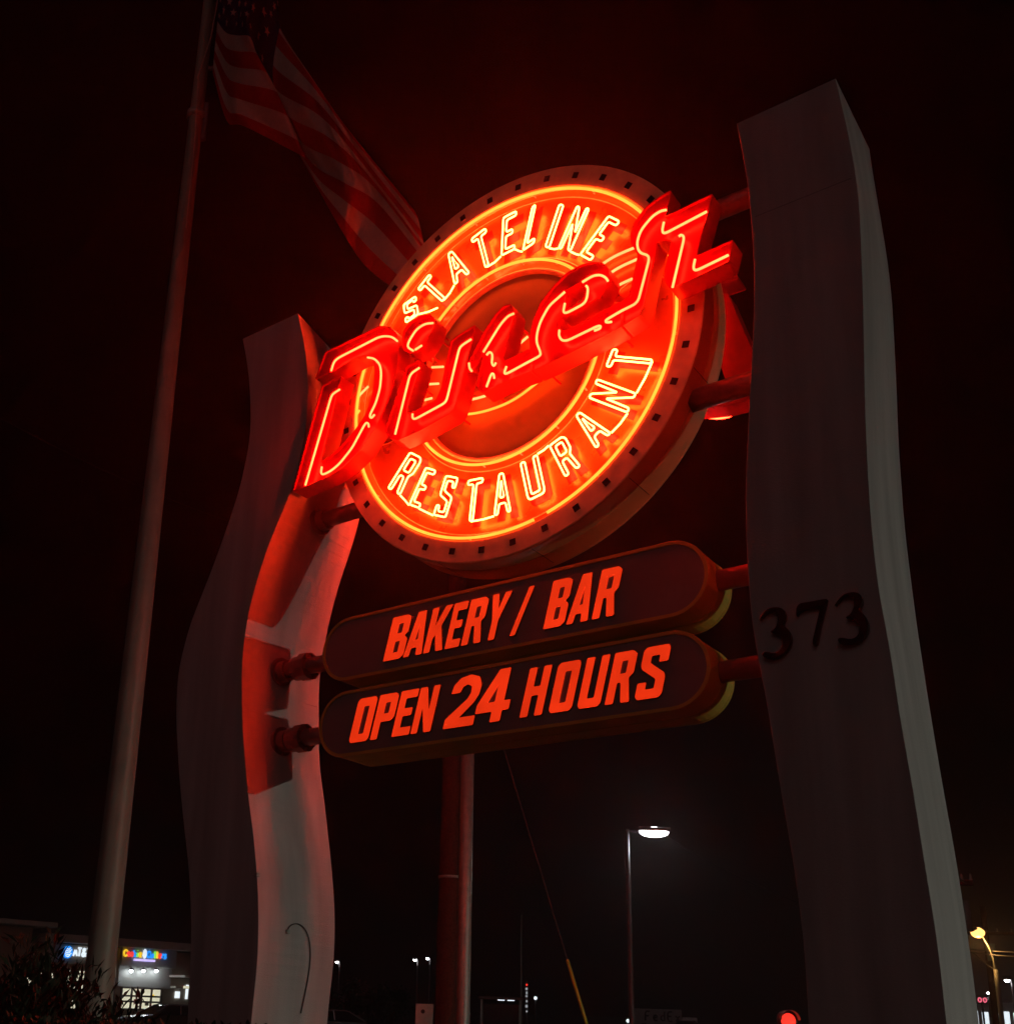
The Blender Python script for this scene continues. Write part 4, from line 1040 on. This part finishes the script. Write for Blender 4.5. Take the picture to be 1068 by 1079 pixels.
# ================================================================ CARS
def car(px, d, yaw, label, paint='carpaint', lights=True, zoff=0, s=1., hl='headlight'):
    b = at(px, 1060, d); b[2] = 0
    rt = root('parked_car', Matrix.Translation(Vector(tuple(b))) @ Matrix.Rotation(yaw, 4, 'Z'), label, 'car', 'cars around the lot and road')
    prof = [(-2.2, .35), (-2.25, .75), (-2.1, .93), (-1.35, 1.0), (1.0, .96), (1.95, .82), (2.2, .62), (2.22, .35)]
    bm = bmesh.new(); rows = []
    for y, k, dz in ((-.88, .94, -.02), (-.9, 1, 0), (-.8, 1, .03), (0, 1.0, .05), (.8, 1, .03), (.9, 1, 0), (.88, .94, -.02)):
        rows.append([bm.verts.new((x * k, y, z + (dz if z > .5 else 0))) for x, z in prof])
    for A, B_ in zip(rows, rows[1:]):
        for q in range(len(prof)): bm.faces.new((A[q], A[(q + 1) % len(prof)], B_[(q + 1) % len(prof)], B_[q]))
    bm.faces.new(rows[0]); bm.faces.new(rows[-1]); bm_obj('body', bm, M[paint], rt)
    cab = [(-1.65, .98), (-1.15, 1.36), (-.9, 1.43), (.1, 1.45), (.35, 1.40), (1.1, .97)]
    bm = bmesh.new(); rows = []
    for y, k in ((-.84, 0), (-.60, 1), (.60, 1), (.84, 0)):
        rows.append([bm.verts.new((x, (y if z > 1.2 else math.copysign(.8, y)), z)) for x, z in cab])
    A, B_ = rows[1], rows[2]
    for q in range(len(cab)): bm.faces.new((A[q], A[(q + 1) % len(cab)], B_[(q + 1) % len(cab)], B_[q]))
    bm.faces.new(A); bm.faces.new(B_)
    for v in rows[0] + rows[3]: bm.verts.remove(v)
    bm_obj('cabin', bm, M['glass'], rt)
    bm = bmesh.new()
    for y in (-.61, .61): tube(bm, [(x, (y if z > 1.2 else math.copysign(.81, y)), z + .01) for x, z in cab], .035, 6)
    box(bm, -.95, .15, -.6, .6, 1.44, 1.475, .01)
    for y in (-.7, .7): tube(bm, [(-.35, y * 1.13, .98), (-.4, y * .88, 1.43)], .03, 6)
    bm_obj('roof', bm, M['carsilver'], rt)
    for x in (-1.4, 1.4):
        for y in (-.86, .86):
            bm = bmesh.new(); tube(bm, [(x, y - .1, .33), (x, y + .1, .33)], .33, 20); w_ = bm_obj('wheel', bm, M['tyre'], rt)
            bm = bmesh.new(); tube(bm, [(x, y - .105, .33), (x, y + .105, .33)], .2, 14); bm_obj('rim', bm, M['chrome'], w_)
    for y in (-.65, .65):
        boxobj('headlight', M[hl] if lights else M['chrome'], rt, 2.14, 2.24, y - .16, y + .16, .58, .72, bev=.02)
        boxobj('tail_light', M['redlight'] if lights else M['letterred'], rt, -2.27, -2.2, y - .16, y + .16, .68, .84, bev=.01)
    return rt
def face_yaw(px, rel): d = hor(px); return math.atan2(d[1], d[0]) + rel
car(357, 54, face_yaw(357, -PI / 2 + .25), 'dark sedan with silver roof line parked right of the left pylon foot', lights=False)
car(176, 56, face_yaw(176, PI / 2 + .5), 'dark car parked in front of the lit salon windows', lights=False)
car(722, 95, face_yaw(722, PI - .15), 'car with headlights on, beside the foot of the bright lot lamp')
for px, d, r_, lab in ((1036, 88, PI - .1, 'car with headlights at far right, nearest the number pylon'), (1044, 96, PI + .05, 'car with headlights at far right, second from the number pylon'), (1051, 104, PI, 'car with headlights at far right, third from the number pylon'), (1063, 84, PI - .1, 'car with headlights right of the amber lamp post')):
    car(px, d, face_yaw(px, r_), lab, 'carsilver')

# ================================================================ SMALL THINGS ALONG THE BOTTOM
# beige post box
bb = at(446.5, 1075, 25); bz = at(446.5, 1058, 25)[2]
r_b = root('utility_box', Matrix.Translation((bb[0], bb[1], 0)), 'beige metal box on a short post left of the wooden pole', 'utility box')
boxobj('housing', M['box'], r_b, -.19, .19, -.14, .14, bz - 1.1, bz, bev=.015)
bm = bmesh.new(); tube(bm, [(-.03, -.138, bz - .16), (-.03, -.15, bz - .16)], .045, 12); bm_obj('port', bm, M['dark'], r_b)
boxobj('post', M['steel'], r_b, -.05, .05, -.05, .05, 0, bz - 1.09)
# bus shelter
p0 = at(506, 1075, 58); p1 = at(549, 1075, 58)
SF = Frame([p0[0], p0[1], 0], p1 - p0)
wsh = float(np.linalg.norm((p1 - p0)[:2])); sz = at(528, 1050.5, 58)[2]
sr = root('bus_shelter', SF.M(), 'dark glass bus shelter right of the wooden pole', 'shelter')
boxobj('roof', M['darksteel'], sr, -.1, wsh + .1, sz - .14, sz, -1.2, .2, bev=.02)
for x in (.05, wsh - .05):
    for c in (-1.1, .1): boxobj('post', M['steel'], sr, x - .05, x + .05, 0, sz - .15, c - .05, c + .05)
boxobj('pane', M['glass'], sr, .12, wsh - .12, .4, sz - .35, -1.12, -1.08)
for q in (.42, .66): boxobj('roof_light', M['winwhite'], sr, wsh * q, wsh * (q + .17), sz - .19, sz - .145, .0, .1)
boxobj('bench', M['steel'], sr, .3, wsh - .3, .42, .48, -1.0, -.6)
# lit mast
mb = vpole(554.5, 1060, 70)
mr_ = root('lit_mast', Matrix.Translation(Vector(tuple(mb))), 'slim mast with a stack of small white lights right of the shelter', 'mast')
mt_ = at(554.5, 1034, 70)[2]
tubeobj('shaft', M['darksteel'], mr_, [(0, 0, 0), (0, 0, mt_ / 2), (0, 0, mt_)], .07, 8)
for k, yy in enumerate((1038, 1042, 1046, 1050, 1055, 1060, 1066)):
    z = at(554.5, yy, 70)[2]; boxobj('light', M['dimwhite'] if k != 0 else M['redlight'], mr_, -.05 - .03 * (k % 2), .06, -.16, -.08, z - .05 - .03 * (k % 3), z + .05, bev=.02)
pb = vpole(549, 1060, 72); 
r2 = root('thin_pole', Matrix.Translation(Vector(tuple(pb))), 'very thin dark pole rising between shelter and lit mast', 'pole')
tubeobj('shaft', M['steel'], r2, [(0, 0, 0), (0, 0, 4), (0, 0, at(549, 964, 72)[2])], .06, 8, r1=.04)
tubeobj('tip', M['darksteel'], r2, [(0, 0, at(549, 964, 72)[2]), (0, 0, at(549, 964, 72)[2] + .2)], .05, 8, r1=.01)
# parcel truck with writing
tb = at(668, 1070, 150); te = at(718, 1070, 150)
TF = Frame([tb[0], tb[1], 0], te - tb); tw = float(np.linalg.norm((te - tb)[:2])); tz = at(693, 1063.5, 150)[2]
tr_ = root('box_truck', TF.M(), 'dim grey box truck lettered FedEx right of the lot lamp post', 'truck')
boxobj('cargo_box', M['wallgrey'], tr_, 0, tw, .8, tz, -2.4, 0, bev=.04)
boxobj('cab', M['white'], tr_, tw + .05, tw + 1.9, .5, tz - .9, -2.2, -.1, bev=.15)
for x in (1.2, tw - 1., tw + 1.1):
    bm = bmesh.new(); tube(bm, [(x, .48, -.25), (x, .48, 0)], .48, 18); tube(bm, [(x, .48, -2.3), (x, .48, -2.05)], .48, 18); bm_obj('wheel', bm, M['tyre'], tr_)
cx_ = tw * .22
for ch, w in zip('FedEx', (.9, .8, .8, .9, .8)):
    strokes('truck_letter', ch, cx_, tz - 1.45, w * .9, 1.15, .03, .10, M['numeral'], tr_); cx_ += w * 1.12
# small marker lights
for px, py, d, lab in ((478, 1068, 40, 'small white marker light, upper of two beside the wooden pole'), (478, 1075, 40, 'small white marker light, lower of two beside the wooden pole'), (661.5, 1076, 60, 'small white light at the very foot of the lot lamp post'), (564, 1052, 80, 'tiny white light right of the lit mast')):
    b = at(px, py, d)
    rt = root('marker_light', Matrix.Translation((b[0], b[1], 0)), lab, 'light', 'small white marker lights')
    tubeobj('post', M['darksteel'], rt, [(0, 0, 0), (0, 0, b[2] - .06)], .04, 8)
    bm = bmesh.new(); bmesh.ops.create_uvsphere(bm, u_segments=12, v_segments=8, radius=.075 * d / 60 + .02); bm_obj('lens', bm, M['winwhite'], rt, True, Matrix.Translation((0, 0, b[2])))
# red beacon
rb = at(829, 1075, 16)
rt = root('warning_beacon', Matrix.Translation((rb[0], rb[1], 0)), 'round glowing red beacon at the bottom left of the number pylon', 'beacon')
tubeobj('post', M['darksteel'], rt, [(0, 0, 0), (0, 0, rb[2] - .12)], .04, 10)
bm = bmesh.new(); tube(bm, [(0, .06, rb[2]), (0, -.04, rb[2])], .125, 24); hs = bm_obj('housing', bm, M['darksteel'], rt, True)
bm = bmesh.new(); bmesh.ops.create_uvsphere(bm, u_segments=20, v_segments=12, radius=.098); bmesh.ops.scale(bm, vec=(1, .45, 1), verts=bm.verts)
bm_obj('lens', bm, M['redlight'], hs, True, Matrix.Translation((0, -.05, rb[2] - .012)))
bm = bmesh.new()
for i in range(12):
    t0, t1 = PI * i / 12, PI * (i + 1) / 12
    vs = [bm.verts.new(q) for q in ((.125 * math.cos(t0), -.04, rb[2] + .125 * math.sin(t0)), (.125 * math.cos(t1), -.04, rb[2] + .125 * math.sin(t1)), (.125 * math.cos(t1), -.16, rb[2] + .125 * math.sin(t1)), (.125 * math.cos(t0), -.16, rb[2] + .125 * math.sin(t0)))]
    bm.faces.new(vs)
bm_obj('hood', bm, M['steel'], hs)
# far right: lit shops, signal, pink sign
q0 = at(1022, 1075, 135); q1 = at(1100, 1075, 135)
RF = Frame([q0[0], q0[1], 0], q1 - q0); rw = float(np.linalg.norm((q1 - q0)[:2])); ztop = at(1050, 1066, 135)[2]
rr = root('far_shops', RF.M(), 'low row of brightly lit far shops at the right bottom corner', 'building')
boxobj('wall', M['wallgrey'], rr, 0, rw, 0, ztop + .9, -8, 0)
boxobj('roof', M['darksteel'], rr, -.3, rw + .3, ztop + .9, ztop + 1.1, -8.3, .5)
for k in range(7):
    x = rw * (k + .18) / 7
    bm = bmesh.new(); box(bm, x - .06, x, .3, ztop, 0, .1); box(bm, x + rw / 11, x + rw / 11 + .06, .3, ztop, 0, .1); f_ = bm_obj('window', bm, M['darksteel'], rr)
    boxobj('pane', M['winwhite'], f_, x, x + rw / 11, .4, ztop - .1 * (k % 3), 0, .05)
pk = at(1034, 1054, 125)
rt = root('pink_sign', Matrix.Translation((pk[0], pk[1], 0)), 'glowing pink roadside sign at far right beside the number pylon', 'road sign')
boxobj('post', M['darksteel'], rt, -.08, .08, -.05, .05, 0, pk[2] - .35)
boxobj('cabinet', M['darksteel'], rt, -.52, .52, -.12, .12, pk[2] - .36, pk[2] + .36, bev=.05)
for x in (-.26, .24):
    bm = bmesh.new(); tube(bm, [(x + .15 * math.cos(t), -.15, pk[2] + .2 * math.sin(t)) for t in [2 * PI * i / 16 for i in range(16)]], .055, 6, True); bm_obj('letter', bm, M['sign_pink'], rt)
tp = at(1043.5, 1061, 100)
rt = root('traffic_signal', Matrix.Translation((tp[0], tp[1], 0)), 'far traffic signal showing red at the right edge', 'traffic light')
tubeobj('post', M['steel'], rt, [(0, 0, 0), (0, 0, tp[2] + .4)], .07, 8)
hs = boxobj('housing', M['darksteel'], rt, -.2, .2, -.32, -.08, tp[2] - .8, tp[2] + .3, bev=.03)
for k, m in enumerate(('redlight', 'glass', 'glass')):
    bm = bmesh.new(); tube(bm, [(0, -.33, tp[2] + .05 - k * .34), (0, -.37, tp[2] + .05 - k * .34)], .15, 16); bm_obj('lens', bm, M[m], hs)
for px, py, lab in ((1044, 1046, 'topmost of the three tiny far lamps above the red signal'), (1049.5, 1051.5, 'right of the three tiny far lamps above the red signal'), (1040, 1051.5, 'left of the three tiny far lamps above the red signal')):
    b = at(px, py, 170); street_lamp('street_lamp', b, b[2], -Rt, .2, lab, lens='lampfar', group='tiny far road lamps', r=.08, head=(.45, .4, .14))

# ================================================================ ADDED GLOW VOLUME
hz = boxobj('glow_haze', None, None, -260, 260, -260, 260, -1, 40)  # scattering box added so the neon gets a halo like lens glare
hm = bpy.data.materials.new('night haze'); hm.use_nodes = True; nt = hm.node_tree; nt.nodes.clear()
ho = nt.nodes.new('ShaderNodeOutputMaterial'); hv = nt.nodes.new('ShaderNodeVolumePrincipled')
hv.inputs['Color'].default_value = (.9, .78, .76, 1); hv.inputs['Density'].default_value = GLOW_HAZE; hv.inputs['Anisotropy'].default_value = .72
nt.links.new(hv.outputs[0], ho.inputs['Volume']); hz.data.materials.append(hm)
tag(hz, 'added scattering volume standing in for lens glare around the neon', None, None, 'stuff')

# ================================================================ LIGHT, WORLD, CAMERA
sun = bpy.data.lights.new('street_fill_light', 'SUN'); sun.energy = .060; sun.angle = math.radians(40); sun.color = (1.0, .66, .66)  # weak sun added as fill, standing for general street lighting behind the camera
so = bpy.data.objects.new('street_fill_light', sun); COL.objects.link(so)
d_ = Vector((.28, .80, -.30)); so.rotation_euler = d_.to_track_quat('-Z', 'Y').to_euler(); so.location = (0, -20, 20)
w = bpy.data.worlds.new('World'); sc.world = w; w.use_nodes = True
bg = w.node_tree.nodes['Background']; bg.inputs['Color'].default_value = (1.0, .16, .18, 1); bg.inputs['Strength'].default_value = .0004

cam = bpy.data.cameras.new('camera'); co = bpy.data.objects.new('camera', cam); COL.objects.link(co)
cam.sensor_fit = 'HORIZONTAL'; cam.sensor_width = 36; cam.lens = FL / 1068 * 36
cam.shift_x = (534 - CX) / 1068; cam.shift_y = (CY - 539.5) / 1068
cam.clip_end = 6000; cam.clip_start = .1
co.matrix_world = Matrix([[Rt[i], Up[i], -Fw[i], EYE[i]] for i in range(3)] + [[0, 0, 0, 1]])
sc.camera = co
vs_ = sc.view_settings; vs_.view_transform = 'Standard'; vs_.look = 'None'; vs_.exposure = 0; vs_.gamma = 1
sc.cycles.use_denoising = True
sc.cycles.denoiser = 'OPENIMAGEDENOISE'
sc.cycles.max_bounces = 6; sc.cycles.diffuse_bounces = 3; sc.cycles.glossy_bounces = 3
sc.cycles.sample_clamp_indirect = 6
sc.cycles.use_light_tree = True
sc.cycles.caustics_reflective = False; sc.cycles.caustics_refractive = False
